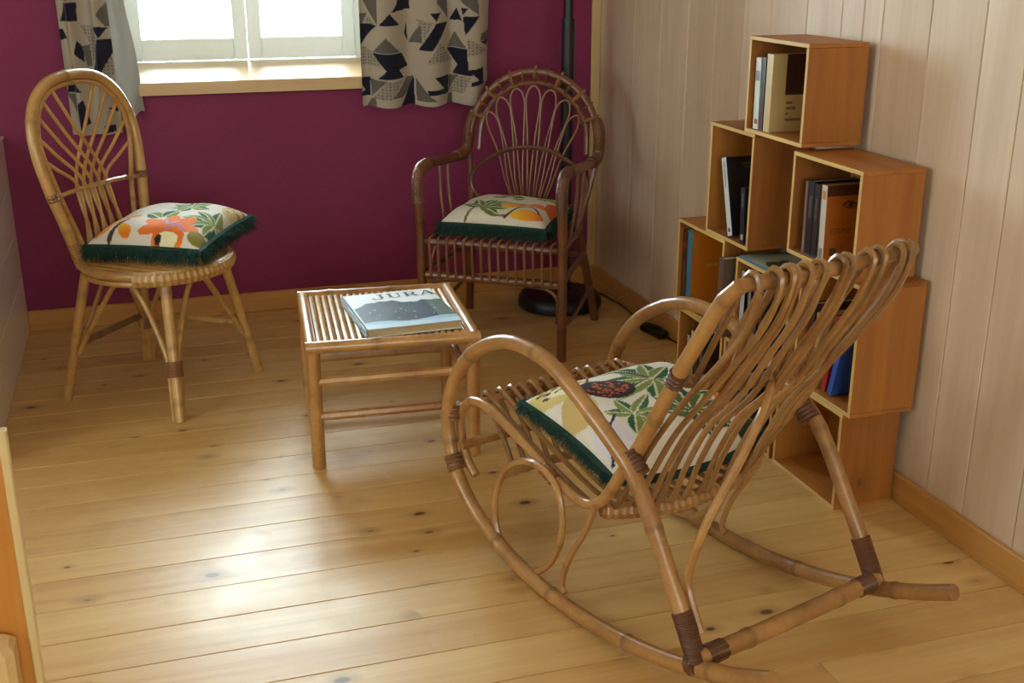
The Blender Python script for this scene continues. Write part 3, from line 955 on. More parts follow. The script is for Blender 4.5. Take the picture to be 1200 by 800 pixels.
# ------------------------------------------------------------------ armchair in the back corner
def make_armchair():
    root = empty('armchair', (1.345, 4.279, 0), R(145.265), 'dark brown cane armchair with a round peacock back, in front of the plum wall', 'chair')
    mat = M['cane_dark']
    X0 = 0.281
    hz, hr = 0.745, 0.272
    for s in (-1, 1):
        rod('front_leg', [(s * X0, 0.270, 0), (s * X0, 0.272, 0.2), (s * X0, 0.278, 0.45), (s * X0, 0.292, 0.60), (s * X0, 0.296, 0.665), (s * X0, 0.262, 0.706),
                          (s * X0, 0.18, 0.714), (s * X0, 0.02, 0.700), (s * X0, -0.15, 0.688), (s * (X0 + 0.002), -0.235, 0.692)], 0.0185, mat, root, n=10, nodes=0.28, seed=4 + s)
        # rear leg leans forward to the seat
        rod('rear_leg', [(s * X0, -0.275, 0), (s * 0.262, -0.235, 0.16), (s * 0.232, -0.175, 0.38), (s * 0.225, -0.16, 0.43)], 0.018, mat, root, n=10, nodes=0.2, seed=2)
        binding([(s * X0, 0.291, 0.585), (s * X0, 0.298, 0.655), (s * X0, 0.268, 0.705), (s * X0, 0.19, 0.715)], 0.0235, M['cane_dark'], root, pitch=0.006, n=10)
        binding([(s * X0, -0.13, 0.690), (s * (X0 + 0.001), -0.225, 0.690), (s * (X0), -0.272, 0.715), (s * (X0 - 0.003), -0.292, 0.79), (s * 0.262, -0.302, 0.842)], 0.0235, M['cane_dark'], root, pitch=0.006, n=10)
        for y_ in (0.06, -0.03):
            rod('arm_strut', [(s * X0, y_, 0.695), (s * 0.275, y_ + 0.005, 0.56), (s * 0.256, y_ + 0.01, 0.44)], 0.0075, mat, root)
        rod('corner_brace', [(s * X0 * 0.93, 0.262, 0.145), (s * X0 * 0.925, 0.264, 0.235), (s * 0.22, 0.266, 0.278), (s * 0.13, 0.266, 0.287)], 0.008, mat, root)
        rod('leg_brace', [(s * X0, 0.245, 0.13), (s * 0.278, 0.05, 0.125), (s * 0.272, -0.235, 0.165)], 0.0085, mat, root)
        rod('seat_brace', [(s * (X0 - 0.018), 0.25, 0.30), (s * 0.262, 0.16, 0.39), (s * 0.25, 0.06, 0.425)], 0.0055, M['cane'], root)
        straight('side_rail', (s * X0, 0.27, 0.31), (s * 0.247, -0.20, 0.31), 0.0125, mat, root, nodes=0.2, seed=3)
    straight('front_rail', (-X0, 0.268, 0.298), (X0, 0.268, 0.298), 0.0165, mat, root, n=10, nodes=0.2, seed=7)
    straight('rear_rail', (-0.247, -0.20, 0.30), (0.247, -0.20, 0.30), 0.0125, mat, root, nodes=0.2, seed=8)
    # hoops of the back
    yb = lambda z: -0.272 - 0.17 * (z - 0.69)
    arc = [(hr + 0.010, 0.69)] + [(hr * math.cos(a), hz + hr * math.sin(a)) for a in [PI * i / 16 for i in range(1, 16)]] + [(-hr - 0.010, 0.69)]
    rod('back_hoop', [(x, yb(z), z) for x, z in arc], 0.0165, mat, root, n=10, step=0.012, nodes=0.25, seed=5)
    hi = hr - 0.042
    arc2 = [(hi, 0.70)] + [(hi * math.cos(a), hz + hi * math.sin(a)) for a in [PI * i / 16 for i in range(1, 16)]] + [(-hi, 0.70)]
    rod('inner_hoop', [(x, yb(z) + 0.006, z) for x, z in arc2], 0.0105, mat, root, step=0.012, nodes=0.25, seed=6)
    for i in range(13):
        a = R(22 + 136 * i / 12)
        pa = lambda r_: (r_ * math.cos(a), yb(hz + r_ * math.sin(a)) + 0.004, hz + r_ * math.sin(a))
        ca, sa = math.cos(a), math.sin(a)
        tg = Vector((-sa, 0, ca)) * (0.007 if i % 2 else 0.004)
        p1, p2 = Vector(pa(hr + 0.019)), Vector(pa(hi - 0.013))
        m_ = MB()
        m_.tube([p1, p1.lerp(p2, 0.5) + Vector((0, 0.022, 0)), p2, p1.lerp(p2, 0.5) + Vector((0, -0.020, 0))], 0.0045 if i % 2 else 0.0075, 6, closed=True)
        m_.build('binding', M['wrap_light'] if i % 2 == 0 else M['cane_dark'], root)
    # posts from the seat up to the hoop
    for s in (-1, 1):
        rod('back_post', [(s * 0.225, -0.17, 0.42), (s * 0.252, -0.23, 0.56), (s * 0.276, -0.272, 0.70)], 0.013, mat, root, nodes=0.2, seed=3)
    # fan of petal loops
    hub = (0, -0.225, 0.47)
    for k in range(7):
        a = R(150 - 20 * k)
        tx, tz = (hi - 0.011) * math.cos(a), hz + (hi - 0.011) * math.sin(a)
        t_ = math.hypot(tx - hub[0], tz - hub[2])
        dx, dz = (tx - hub[0]) / t_, (tz - hub[2]) / t_
        pw = 0.030 if 0 < k < 6 else 0.024
        nx, nz = dz, -dx
        bx = -0.013 * (3 - k)
        pts = []
        for sg in (-1, 1):
            side = [(bx + sg * 0.004, 0.44), (bx + sg * 0.006 + dx * 0.12, hub[2] + dz * 0.12), (dx * t_ * 0.6 + nx * sg * pw * 0.55 + bx * 0.3, hub[2] + dz * t_ * 0.6 + nz * sg * pw * 0.55),
                    (dx * (t_ - 0.045) + nx * sg * pw, hub[2] + dz * (t_ - 0.045) + nz * sg * pw)]
            pts.append(side)
        path = pts[0] + [(tx, tz)] + list(reversed(pts[1]))
        rod('petal', [(x, (-0.222 + (yb(z) + 0.02 + 0.222) * min(1, max(0, (z - 0.44) / 0.3))), z) for x, z in path], 0.0045, M['petal'], root, n=6, step=0.014)
    fy = lambda z: -0.222 + (yb(z) + 0.03 + 0.222) * min(1, max(0, (z - 0.44) / 0.3))
    rg_ = [(0.08, 0.475), (0.17, 0.488), (0.225, 0.52), (0.250, 0.575), (0.222, 0.635), (0.165, 0.675), (0.09, 0.710), (0, 0.722)]
    rg_ = rg_ + [(-x, z) for x, z in reversed(rg_[:-1])]
    rod('back_ring', [(x, fy(z), z) for x, z in rg_], 0.0085, mat, root, step=0.012, nodes=0.11, seed=4)
    # seat frame and rods
    seat = [(-0.262, 0.27, 0.432), (-0.13, 0.275, 0.432), (0.13, 0.275, 0.432), (0.262, 0.27, 0.432), (0.262, 0.1, 0.43), (0.235, -0.16, 0.43), (0.13, -0.21, 0.43), (-0.13, -0.21, 0.43), (-0.235, -0.16, 0.43), (-0.262, 0.1, 0.43)]
    rod('seat_frame', seat, 0.0135, mat, root, closed=True, nodes=0.25, seed=5)
    for i in range(15):
        x = -0.24 + 0.48 * i / 14
        # over the front of the seat, then down to the front rail
        pts = [(x * 0.9, -0.20, 0.440), (x, 0.1, 0.444), (x, 0.255, 0.450), (x, 0.292, 0.440), (x, 0.291, 0.405), (x, 0.286, 0.34), (x, 0.284, 0.295)]
        rod('apron_rod', pts, 0.0055, M['petal'], root, n=6, step=0.02)
    return root
make_armchair()
ma = Matrix.Translation((1.345, 4.279, 0)) @ Matrix.Rotation(R(145.265), 4, 'Z') @ Matrix.Translation((0.012, 0.03, 0.494)) @ Matrix.Rotation(PI, 4, 'Z')
cushion('cushion', 'tropical print cushion with yellow blossoms and green fringe on the dark armchair', ma, print_arm, a=0.212, b=0.20, h=0.062, seed=9, under=0.7, drop=(-2.6, 0.1), fl=(0.04, 0.06))

# ------------------------------------------------------------------ bamboo table
def make_table():
    root = empty('low_table', (0.659, 3.461, 0), R(-5), 'low square bamboo table with a slatted top, in the middle of the floor', 'table')
    mat = M['cane_table']
    hx, hy, zt = 0.245, 0.268, 0.388
    for sx in (-1, 1):
        for sy in (-1, 1):
            straight('leg', (sx * (hx - 0.006), sy * (hy - 0.008), 0), (sx * (hx - 0.006), sy * (hy - 0.008), zt - 0.012), 0.0205, mat, root, n=10, nodes=0.2, seed=int(10 + sx * 3 + sy))
    for sy in (-1, 1):
        straight('top_rail', (-hx - 0.015, sy * hy, zt), (hx + 0.015, sy * hy, zt), 0.0185, mat, root, n=10, nodes=0.24, seed=3 + sy)
        straight('stretcher', (-hx, sy * (hy - 0.006), 0.167), (hx, sy * (hy - 0.006), 0.172), 0.0145, mat, root, nodes=0.22, seed=6 + sy)
        straight('stretcher', (-hx, sy * (hy - 0.006), 0.278), (hx, sy * (hy - 0.006), 0.283), 0.0145, mat, root, nodes=0.22, seed=8 + sy)
    for sx in (-1, 1):
        straight('top_rail', (sx * hx, -hy, zt + 0.001), (sx * hx, hy, zt + 0.001), 0.0185, mat, root, n=10, nodes=0.24, seed=1 + sx)
        straight('stretcher', (sx * (hx - 0.006), -hy, 0.235), (sx * (hx - 0.006), hy, 0.235), 0.0145, mat, root, nodes=0.22, seed=9 + sx)
    straight('support_bar', (-hx, 0, zt - 0.022), (hx, 0, zt - 0.022), 0.011, mat, root)
    n = 22
    for i in range(n):
        x = -hx + 0.028 + (2 * hx - 0.056) * i / (n - 1)
        straight('slat', (x, -hy + 0.012, zt - 0.002), (x, hy - 0.012, zt - 0.002), 0.0096, M['cane_light'], root, n=8, nodes=0.27, seed=i, tone=0.92 + 0.14 * rnd.random())
    return root
make_table()

# big picture book on the table
def jura_book():
    root = empty('picture_book', (0.703, 3.415, 0.3965), R(2.3), 'large hardback picture book titled JURA lying on the low bamboo table', 'book')
    a, b_, t_ = 0.148, 0.182, 0.027
    MB().box(-a + 0.004, -b_ + 0.006, 0.003, a - 0.006, b_ - 0.006, t_ - 0.003).build('pages', M['paper'], root, False)
    MB().box(-a, -b_, 0, a, b_, 0.0028).build('back_cover', M['white'], root, False)
    sp = MB().box(-a - 0.003, -b_, 0.0, -a + 0.0015, b_, t_).build('spine', plain('blue_spine', (120, 150, 176), 0.35, coat=0.3), root, False)
    n, m_ = 110, 140
    V, F, cols = [], [], []
    rg = np.random.RandomState(4)
    u, v = np.meshgrid(np.linspace(0, 1, n + 1), np.linspace(0, 1, m_ + 1))
    uf, vf = u.ravel(), v.ravel()
    P = paint_new(uf, vf, (226, 230, 232))
    top = 0.70 + 0.05 * np.sin(uf * 5.0 + 0.6) + 0.025 * np.sin(uf * 17) + 0.012 * np.sin(uf * 41)
    top = np.where(uf < 0.25, top - (0.25 - uf) * 0.9, top)
    low = 0.16 + 0.03 * np.sin(uf * 9)
    noise = np.zeros_like(uf)
    for f_ in (5, 9, 17, 31, 47):
        a1, a2, p1 = rg.uniform(-1, 1), rg.uniform(-1, 1), rg.uniform(0, 6)
        noise += np.sin(f_ * (uf * (1 + a1 * .5) + vf * a2 * 1.5) + p1) * np.sin(f_ * (vf * (1.2 + a2 * .4) - uf * a1) + p1 * 2) / (1 + f_ * 0.03)
    k = np.clip(0.45 + 0.28 * noise, 0, 1)[:, None]
    sky = np.array(srgb((188, 214, 232)))
    lake = np.array(srgb((126, 176, 208)))
    dark, mid = np.array(srgb((12, 20, 36))), np.array(srgb((52, 70, 86)))
    P[vf < 0.72] = lake
    mt = (vf < top) & (vf > low)
    P[mt] = (dark * (1 - k) + mid * k)[mt]
    gr_ = mt & (uf > 0.82)
    P[gr_] = (P[gr_] * 0.4 + np.array(srgb((104, 122, 108))) * 0.6)
    P[(vf > top) & (vf > 0.60)] = np.array(srgb((224, 228, 232)))
    P[(vf <= low)] = (lake * 0.55 + sky * 0.45)
    P[(vf < 0.10)] = sky
    for i in range(16):
        cx, cy = rg.uniform(0.1, 0.9), rg.uniform(0.2, 0.6)
        q = ((uf - cx) / 0.008) ** 2 + ((vf - cy) / 0.007) ** 2 < 1
        P[q & mt] = srgb((196, 210, 220))
    P[uf < 0.03] = srgb((200, 216, 228))
    V = [((-a - 0.002) + x * (2 * a + 0.002), -b_ + y_ * 2 * b_, t_) for x, y_ in zip(uf, vf)]
    for j in range(m_):
        for i in range(n):
            q = j * (n + 1) + i
            F.append((q, q + 1, q + n + 2, q + n + 1))
    # thickness of the board
    nb = len(V)
    cor = [(-a - 0.002, -b_), (a, -b_), (a, b_), (-a - 0.002, b_)]
    V += [(x, y_, t_) for x, y_ in cor] + [(x, y_, t_ - 0.0028) for x, y_ in cor]
    for i in range(4):
        j = (i + 1) % 4
        F.append((nb + i, nb + 4 + i, nb + 4 + j, nb + j))
    F.append((nb + 7, nb + 6, nb + 5, nb + 4))
    P = np.vstack([P, np.tile(np.array(srgb((190, 206, 220))), (8, 1))])
    me = bpy.data.meshes.new('front_cover')
    me.from_pydata(V, [], F)
    me.materials.append(M['cover'])
    set_col(me, P)
    fc = link('front_cover', me, root)
    # the title in wide serif capitals
    tb = MB()
    z = t_ + 0.0006
    def poly(pts):
        b0 = len(tb.v)
        for x, y_ in pts:
            tb.v.append(Vector((x, y_, z))); tb.t.append(1)
        tb.f.append(tuple(range(b0, b0 + len(pts))))
    def rect(x0, y0, x1, y1): poly([(x0, y0), (x1, y0), (x1, y1), (x0, y1)])
    H = 0.050
    y0 = 0.112
    x0 = -0.048
    st, th = 0.0105, 0.004
    # J
    rect(x0 + 0.008, y0 + H - th, x0 + 0.030, y0 + H)
    rect(x0 + 0.014, y0 + 0.008, x0 + 0.014 + st, y0 + H - th)
    pr = [(x0 + 0.0245, y0 + 0.008), (x0 + 0.014, y0 + 0.008), (x0 + 0.010, y0 + 0.001), (x0 + 0.002, y0), (x0 - 0.005, y0 + 0.005), (x0 - 0.008, y0 + 0.002), (x0 - 0.002, y0 - 0.005), (x0 + 0.010, y0 - 0.006), (x0 + 0.021, y0 - 0.001)]
    poly(list(reversed(pr)))
    poly([(x0 - 0.009 + 0.006 * math.cos(q * PI / 4), y0 + 0.007 + 0.006 * math.sin(q * PI / 4)) for q in range(8)])
    # U
    ux = x0 + 0.044
    rect(ux - 0.003, y0 + H - th, ux + st + 0.004, y0 + H)
    rect(ux, y0 + 0.012, ux + st, y0 + H - th)
    rect(ux + 0.027, y0 + H - th, ux + 0.041, y0 + H)
    rect(ux + 0.032, y0 + 0.012, ux + 0.0365, y0 + H - th)
    for q in range(8):
        a0, a1 = PI + PI * q / 8, PI + PI * (q + 1) / 8
        cx, cy = ux + 0.01825, y0 + 0.012
        ro, ri_x = 0.01825, 0.0
        def io(aa):
            f_ = (math.cos(aa) + 1) / 2
            return 0.01825 - (st * (1 - f_) + 0.0045 * f_)
        poly([(cx + ro * math.cos(a0), cy + 0.013 * math.sin(a0)), (cx + ro * math.cos(a1), cy + 0.013 * math.sin(a1)),
              (cx + io(a1) * math.cos(a1) * 0.92, cy + 0.0085 * math.sin(a1)), (cx + io(a0) * math.cos(a0) * 0.92, cy + 0.0085 * math.sin(a0))])
    # R
    rx = ux + 0.055
    rect(rx - 0.003, y0 + H - th, rx + 0.024, y0 + H)
    rect(rx, y0 + th, rx + st, y0 + H - th)
    rect(rx - 0.003, y0, rx + st + 0.004, y0 + th)
    for q in range(8):
        a0, a1 = PI / 2 - PI * q / 8, PI / 2 - PI * (q + 1) / 8
        cx, cy = rx + 0.022, y0 + H - 0.0135
        poly([(cx + 0.0135 * math.cos(a1), cy + 0.0135 * math.sin(a1)), (cx + 0.0135 * math.cos(a0), cy + 0.0135 * math.sin(a0)),
              (cx + 0.0045 * math.cos(a0), cy + 0.0095 * math.sin(a0)), (cx + 0.0045 * math.cos(a1), cy + 0.0095 * math.sin(a1))])
    rect(rx + st, y0 + H - 0.027, rx + 0.022, y0 + H - 0.023)
    poly([(rx + 0.014, y0 + H - 0.026), (rx + 0.031, y0), (rx + 0.043, y0), (rx + 0.025, y0 + H - 0.026)])
    # A
    ax = rx + 0.051
    poly([(ax + 0.0005, y0 + th), (ax + 0.0045, y0 + th), (ax + 0.0235, y0 + H), (ax + 0.019, y0 + H)])
    poly([(ax + 0.032, y0 + th), (ax + 0.0435, y0 + th), (ax + 0.026, y0 + H), (ax + 0.019, y0 + H)])
    rect(ax + 0.009, y0 + 0.016, ax + 0.034, y0 + 0.020)
    rect(ax - 0.005, y0, ax + 0.010, y0 + th)
    rect(ax + 0.028, y0, ax + 0.049, y0 + th)
    tb.build('title', M['ink'], fc, False)
    return root
jura_book()

# ------------------------------------------------------------------ bookcase of stacked pine boxes
XF = 1.733
def pine_box(label, y0, y1, z0, z1, depth=0.190, group='stacked pine boxes'):
    yc = (y0 + y1) / 2
    root = empty('pine_box', (XF + depth / 2, yc, z0), 0, label, 'box', group)
    hw, hd, h, t_ = (y1 - y0) / 2, depth / 2, z1 - z0, 0.0115
    e = 0.0004
    # panels with their long grain along local x
    def panel(name, lx, ly, lz, loc, rot):
        return MB().box(-lx, -ly, -lz, lx, ly, lz, 0.0012).build(name, M['box'], root, False, loc=loc, rot=rot)
    panel('top_panel', hw, hd, t_ / 2, (0, 0, h - t_ / 2), (0, 0, R(90)))
    panel('bottom_panel', hw, hd, t_ / 2, (0, 0, t_ / 2), (0, 0, R(90)))
    hh = h / 2 - t_ - e
    for s in (-1, 1):
        o = panel('side_panel', hh, hd, t_ / 2, (0, s * (hw - t_ / 2), h / 2), (0, 0, 0))
        o.matrix_local = Matrix(((0, 1, 0, 0), (0, 0, -1, s * (hw - t_ / 2)), (-1, 0, 0, h / 2), (0, 0, 0, 1)))
    o = panel('back_panel', hw - t_ - e, hh, 0.003, (hd - 0.004, 0, h / 2), (0, 0, 0))
    o.matrix_local = Matrix(((0, 0, 1, hd - 0.004), (1, 0, 0, 0), (0, 1, 0, h / 2), (0, 0, 0, 1)))
    for c_ in root.children:
        m3 = c_.rotation_euler.to_matrix()
        c_.data.materials.append(M['front_edge'])
        if c_.name.startswith('back'):
            continue
        for p in c_.data.polygons:
            if (m3 @ p.normal).x < -0.6:
                p.material_index = 1  # edge faces on the open front get a paler colour than the panels
    return root
pine_box('topmost pine box of the wall stack, on its long side', 2.826, 3.156, 0.968, 1.250)
pine_box('upright pine box second from the top, below the left half of the topmost box', 3.090, 3.375, 0.6065, 0.9675)
pine_box('pine box below the right half of the topmost box, its bright top showing', 2.521, 2.861, 0.662, 0.955)
pine_box('leftmost pine box of the middle row, holding an orange book with blue spine', 3.237, 3.580, 0.2955, 0.606)
pine_box('middle-row pine box behind the rocking chair with a coloured magazine on top', 2.822, 3.153, 0.2955, 0.575)
pine_box('upright pine box at the near end of the middle row, beside the right wall', 2.475, 2.775, 0.2915, 0.6615, 0.20)
pine_box('leftmost pine box on the floor, under the box with the orange book', 3.215, 3.545, 0.0, 0.295)
pine_box('middle pine box on the floor behind the rocking chair seat', 2.870, 3.200, 0.0, 0.295)
pine_box('empty pine box on the floor at the near end of the stack', 2.507, 2.848, 0.0, 0.291, 0.186)

def flat_mat(rgb, r_=0.4):
    k = 'c%d_%d_%d' % tuple(rgb)
    if k not in M:
        M[k] = plain('cover_' + k, rgb, r_, noise=0.06, coat=0.2)
    return M[k]

def book(label, y1, t_, z0, h, depth, spine, cover, lean=0.0, x=XF + 0.014, group=None, marks=()):
    """book standing spine outwards; y1 = far face of the spine, lean tips the top to +y (deg)"""
    root = empty('book', (x, y1 - t_, z0 + t_ * math.sin(R(max(0, lean))) + 0.0002), 0, label, 'book', group)
    root.rotation_euler = (R(-lean), 0, 0)
    c = 0.002
    MB().box(c, c, 0.003, depth - 0.004, t_ - c, h - 0.003).build('pages', M['paper'], root, False)
    cm = flat_mat(cover)
    near = MB().box(0.0006, 0, 0, depth, c * 0.9, h).build('cover', cm, root, False)
    MB().box(0.0006, t_ - c * 0.9, 0, depth, t_, h).build('cover', cm, root, False)
    back = MB().box(-0.0015, 0, 0, 0.0005, t_, h).build('spine', flat_mat(spine), root, False)
    for (face, a0, a1, b0, b1, col) in marks:      # printed patches, a along width, b along height (fractions)
        if face == 's':
            MB().box(-0.0019, a0 * t_, b0 * h, -0.00155, a1 * t_, b1 * h).build('spine_print', flat_mat(col), back, False)
        else:
            MB().box(a0 * depth, -0.0004, b0 * h, a1 * depth, -0.00005, b1 * h).build('cover_print', flat_mat(col), near, False)
    return root

def text_on(root, s, size, x, z, col, name='lettering', y_=-0.0006, bold=0.0):
    """small flat lettering on the near cover of a book"""
    cu = bpy.data.curves.new(name, 'FONT')
    cu.body = s
    cu.size = size
    cu.offset = bold
    tmp = bpy.data.objects.new(name, cu)
    C.objects.link(tmp)
    dg = bpy.context.evaluated_depsgraph_get()
    me = bpy.data.meshes.new_from_object(tmp.evaluated_get(dg))
    bpy.data.objects.remove(tmp)
    me.materials.clear()
    me.materials.append(flat_mat(col))
    o = link(name, me, [c_ for c_ in root.children if c_.name.startswith('cover')][0])
    o.location = (x, y_, z)
    o.rotation_euler = (R(90), 0, 0)
    return o

z1 = 0.968 + 0.0122
book('thin white-spined book at the left in the topmost box', 3.128, 0.030, z1, 0.208, 0.150, (206, 212, 208), (206, 206, 200), 1.5,
     marks=(('s', 0.1, 0.9, 0.68, 0.82, (110, 128, 136)), ('s', 0.15, 0.7, 0.07, 0.14, (170, 44, 40))))
book('thin black book between the white and cream books in the topmost box', 3.092, 0.020, z1, 0.212, 0.150, (34, 26, 26), (30, 24, 24), 0.4,
     marks=(('s', 0, 1, 0.05, 0.3, (66, 20, 26)),))
b = book('thick cream book with a dark picture on its cover in the topmost box', 3.066, 0.034, z1, 0.224, 0.160, (204, 178, 132), (190, 166, 112), 0.2,
         marks=(('c', 0.28, 1.0, 0.48, 1.0, (58, 30, 28)),))
for i, s_ in enumerate((0.36, 0.29, 0.22, 0.14)):
    MB().box(0.05, -0.0004, 0.224 * s_, 0.05 + (0.02, 0.032, 0.008, 0.05)[i], -0.00005, 0.224 * s_ + 0.008).build('cover_print', flat_mat((120, 100, 62)), b, False)
z2 = 0.6065 + 0.0122
b = book('white-spined black book leaning in the upright box second from top', 3.243, 0.028, z2, 0.250, 0.155, (204, 206, 208), (26, 24, 26), 17.0,
         marks=(('s', 0.3, 0.75, 0.05, 0.10, (30, 30, 60)), ('s', 0.35, 0.65, 0.62, 0.95, (150, 146, 136)),
                ('c', 0.36, 0.7, 0.90, 0.915, (96, 84, 76)), ('c', 0.4, 0.7, 0.855, 0.87, (96, 84, 76))))
book('small black book with white spine mark beside the leaning white-spined book', 3.148, 0.026, z2, 0.175, 0.150, (20, 20, 34), (20, 20, 30), 4.0, x=XF + 0.006,
     marks=(('s', 0.25, 0.75, 0.07, 0.17, (190, 186, 184)), ('s', 0.3, 0.7, 0.65, 0.9, (90, 90, 96))))
z3 = 0.662 + 0.0122
for yy, tt, hh_, sc_, lb in ((2.802, 0.012, 0.205, (120, 92, 84), 'thin pale book at the far end of the row below the topmost box'),
                             (2.787, 0.030, 0.210, (24, 18, 20), 'thick black book second in the row below the topmost box'),
                             (2.754, 0.026, 0.206, (34, 26, 30), 'black book third in the row below the topmost box'),
                             (2.726, 0.016, 0.208, (40, 24, 22), 'slim dark brown book beside the white-spined orange book')):
    book(lb, yy, tt, z3, hh_, 0.145, sc_, (30, 24, 22), 1.0, marks=(('s', 0.3, 0.7, 0.5, 0.8, (86, 74, 72)),) if sc_[0] < 60 else (('s', 0.1, 0.9, 0.05, 0.3, (150, 120, 112)),))
b = book('white-spined book with an orange cover showing an eye, below the topmost box', 2.703, 0.024, z3 + 0.0005, 0.212, 0.150, (198, 188, 172), (168, 92, 28), 1.6, x=XF + 0.006,
         marks=(('s', 0.2, 0.8, 0.82, 0.93, (196, 120, 50)), ('s', 0.2, 0.8, 0.05, 0.18, (112, 108, 108)), ('c', 0.0, 1.0, 0.86, 1.0, (70, 36, 16)), ('c', 0.12, 0.26, 0.08, 0.18, (90, 56, 26))))
eye = MB().tube([(0.05 + 0.045 * i / 12, -0.0006, 0.155 + 0.012 * math.sin(PI * i / 12)) for i in range(13)], 0.0022, 5); eye.build('cover_print', flat_mat((44, 26, 16)), b)
eye = MB().tube([(0.055 + 0.04 * i / 12, -0.0006, 0.153 - 0.006 * math.sin(PI * i / 12)) for i in range(13)], 0.0012, 5); eye.build('cover_print', flat_mat((44, 26, 16)), b)
MB().lathe([(0.0001, -0.0003), (0.008, -0.0003), (0.008, 0.0003), (0.0001, 0.0003)], 16).build('cover_print', flat_mat((56, 50, 40)), b, False, loc=(0.076, -0.0004, 0.158), rot=(R(90), 0, 0))
text_on(b, 'ETUNE', 0.022, 0.016, 0.078, (112, 56, 14))
z4 = 0.2955 + 0.0122
book('dark brown book at the far left of the middle row', 3.563, 0.034, z4, 0.262, 0.150, (66, 34, 26), (60, 34, 26), 0.0, marks=(('s', 0.2, 0.6, 0.05, 0.6, (96, 70, 52)), ('s', 0.0, 1.0, 0.75, 0.83, (130, 50, 60))))
book('orange book with a blue spine in the leftmost middle-row box', 3.523, 0.036, z4, 0.270, 0.165, (74, 122, 146), (196, 116, 28), 0.6,
     marks=(('c', 0.34, 0.62, 0.52, 0.56, (206, 150, 60)), ('c', 0.68, 0.95, 0.14, 0.28, (92, 34, 22))))
book('grey-brown book standing in the gap between the two left middle-row boxes', 3.222, 0.034, 0.2955, 0.262, 0.160, (92, 74, 62), (96, 80, 66), 0.0, x=XF - 0.022, marks=(('s', 0.1, 0.9, 0.6, 0.72, (120, 70, 50)),))
z5 = 0.2955 + 0.0122
b = book('white-spined black book at the left of the middle-row box under the magazine', 3.134, 0.024, z5, 0.225, 0.155, (176, 180, 192), (22, 19, 22), 0.0)
text_on(b, 'HUBER', 0.030, 0.022, 0.172, (74, 58, 50))
text_on(b, 'REEVES', 0.024, 0.022, 0.145, (74, 58, 50))
for yy, tt, hh_, sc_, lb in ((3.085, 0.022, 0.20, (38, 34, 40), 'dark book with a grey band beside the white-spined black book'),
                             (3.050, 0.026, 0.215, (46, 56, 84), 'navy book in the box under the magazine'),
                             (3.010, 0.020, 0.19, (60, 48, 40), 'short brown book in the box under the magazine')):
    book(lb, yy, tt, z5, hh_, 0.145, sc_, (34, 30, 32), 0.8, marks=(('s', 0.2, 0.8, 0.6, 0.85, (120, 116, 112)),))
# magazine on top of that box
mg = empty('magazine', (XF + 0.003, 2.838, 0.5755), 0, 'glossy magazine with a blue edge lying on the box behind the rocking chair', 'magazine')
mr = np.random.RandomState(2)
nn = 60
u, v = np.meshgrid(np.linspace(0, 1, nn + 1), np.linspace(0, 1, nn + 1))
uf, vf = u.ravel(), v.ravel()
P = paint_new(uf, vf, (150, 160, 140))
blob(P, uf, vf, 0.3, 0.5, 0.2, 0.18, 0.3, (60, 76, 52)); blob(P, uf, vf, 0.25, 0.34, 0.14, 0.10, 0.2, (176, 84, 60)); blob(P, uf, vf, 0.4, 0.12, 0.2, 0.14, 0.2, (164, 168, 40))
blob(P, uf, vf, 0.7, 0.3, 0.2, 0.14, 0.5, (120, 58, 40)); blob(P, uf, vf, 0.12, 0.15, 0.10, 0.12, 0.2, (40, 66, 120)); blob(P, uf, vf, 0.55, 0.6, 0.12, 0.08, 0.5, (58, 60, 52))
me = bpy.data.meshes.new('front_cover')
me.from_pydata([(0.001 + 0.165 * a_, 0.30 * b_, 0.0062) for a_, b_ in zip(uf, vf)], [], [(j * (nn + 1) + i, j * (nn + 1) + i + 1, (j + 1) * (nn + 1) + i + 1, (j + 1) * (nn + 1) + i) for j in range(nn) for i in range(nn)])
me.materials.append(M['cover']); set_col(me, P)
link('front_cover', me, mg)
MB().box(0.001, 0, 0, 0.166, 0.30, 0.006).build('pages', M['paper'], mg, False)
MB().box(-0.0005, 0, 0, 0.001, 0.30, 0.0062).build('spine', flat_mat((70, 112, 160)), mg, False)

z6 = 0.0122
for yy, tt, hh_, sc_, lb in ((3.50, 0.022, 0.19, (170, 160, 146), 'pale grey book in the leftmost box on the floor'),
                             (3.468, 0.016, 0.215, (190, 178, 158), 'tall cream book in the leftmost box on the floor'),
                             (3.442, 0.030, 0.20, (44, 34, 30), 'thick dark book in the leftmost box on the floor'),
                             (3.402, 0.024, 0.225, (56, 40, 32), 'tall brown book in the leftmost box on the floor')):
    book(lb, yy, tt, z6, hh_, 0.145, sc_, (60, 44, 34), 1.2, x=XF + 0.02, marks=(('s', 0.2, 0.8, 0.55, 0.8, (110, 100, 90)),))
for yy, tt, hh_, sc_, lb in ((3.14, 0.024, 0.20, (50, 44, 46), 'charcoal book in the middle box on the floor'),
                             (3.108, 0.030, 0.22, (84, 52, 34), 'tan book in the middle box on the floor'),
                             (3.07, 0.022, 0.20, (36, 40, 56), 'dark blue book in the middle box on the floor')):
    book(lb, yy, tt, z6, hh_, 0.145, sc_, (44, 36, 32), 0.8, x=XF + 0.02, marks=(('s', 0.2, 0.8, 0.55, 0.8, (120, 110, 100)),))
z7 = 0.2915 + 0.0122
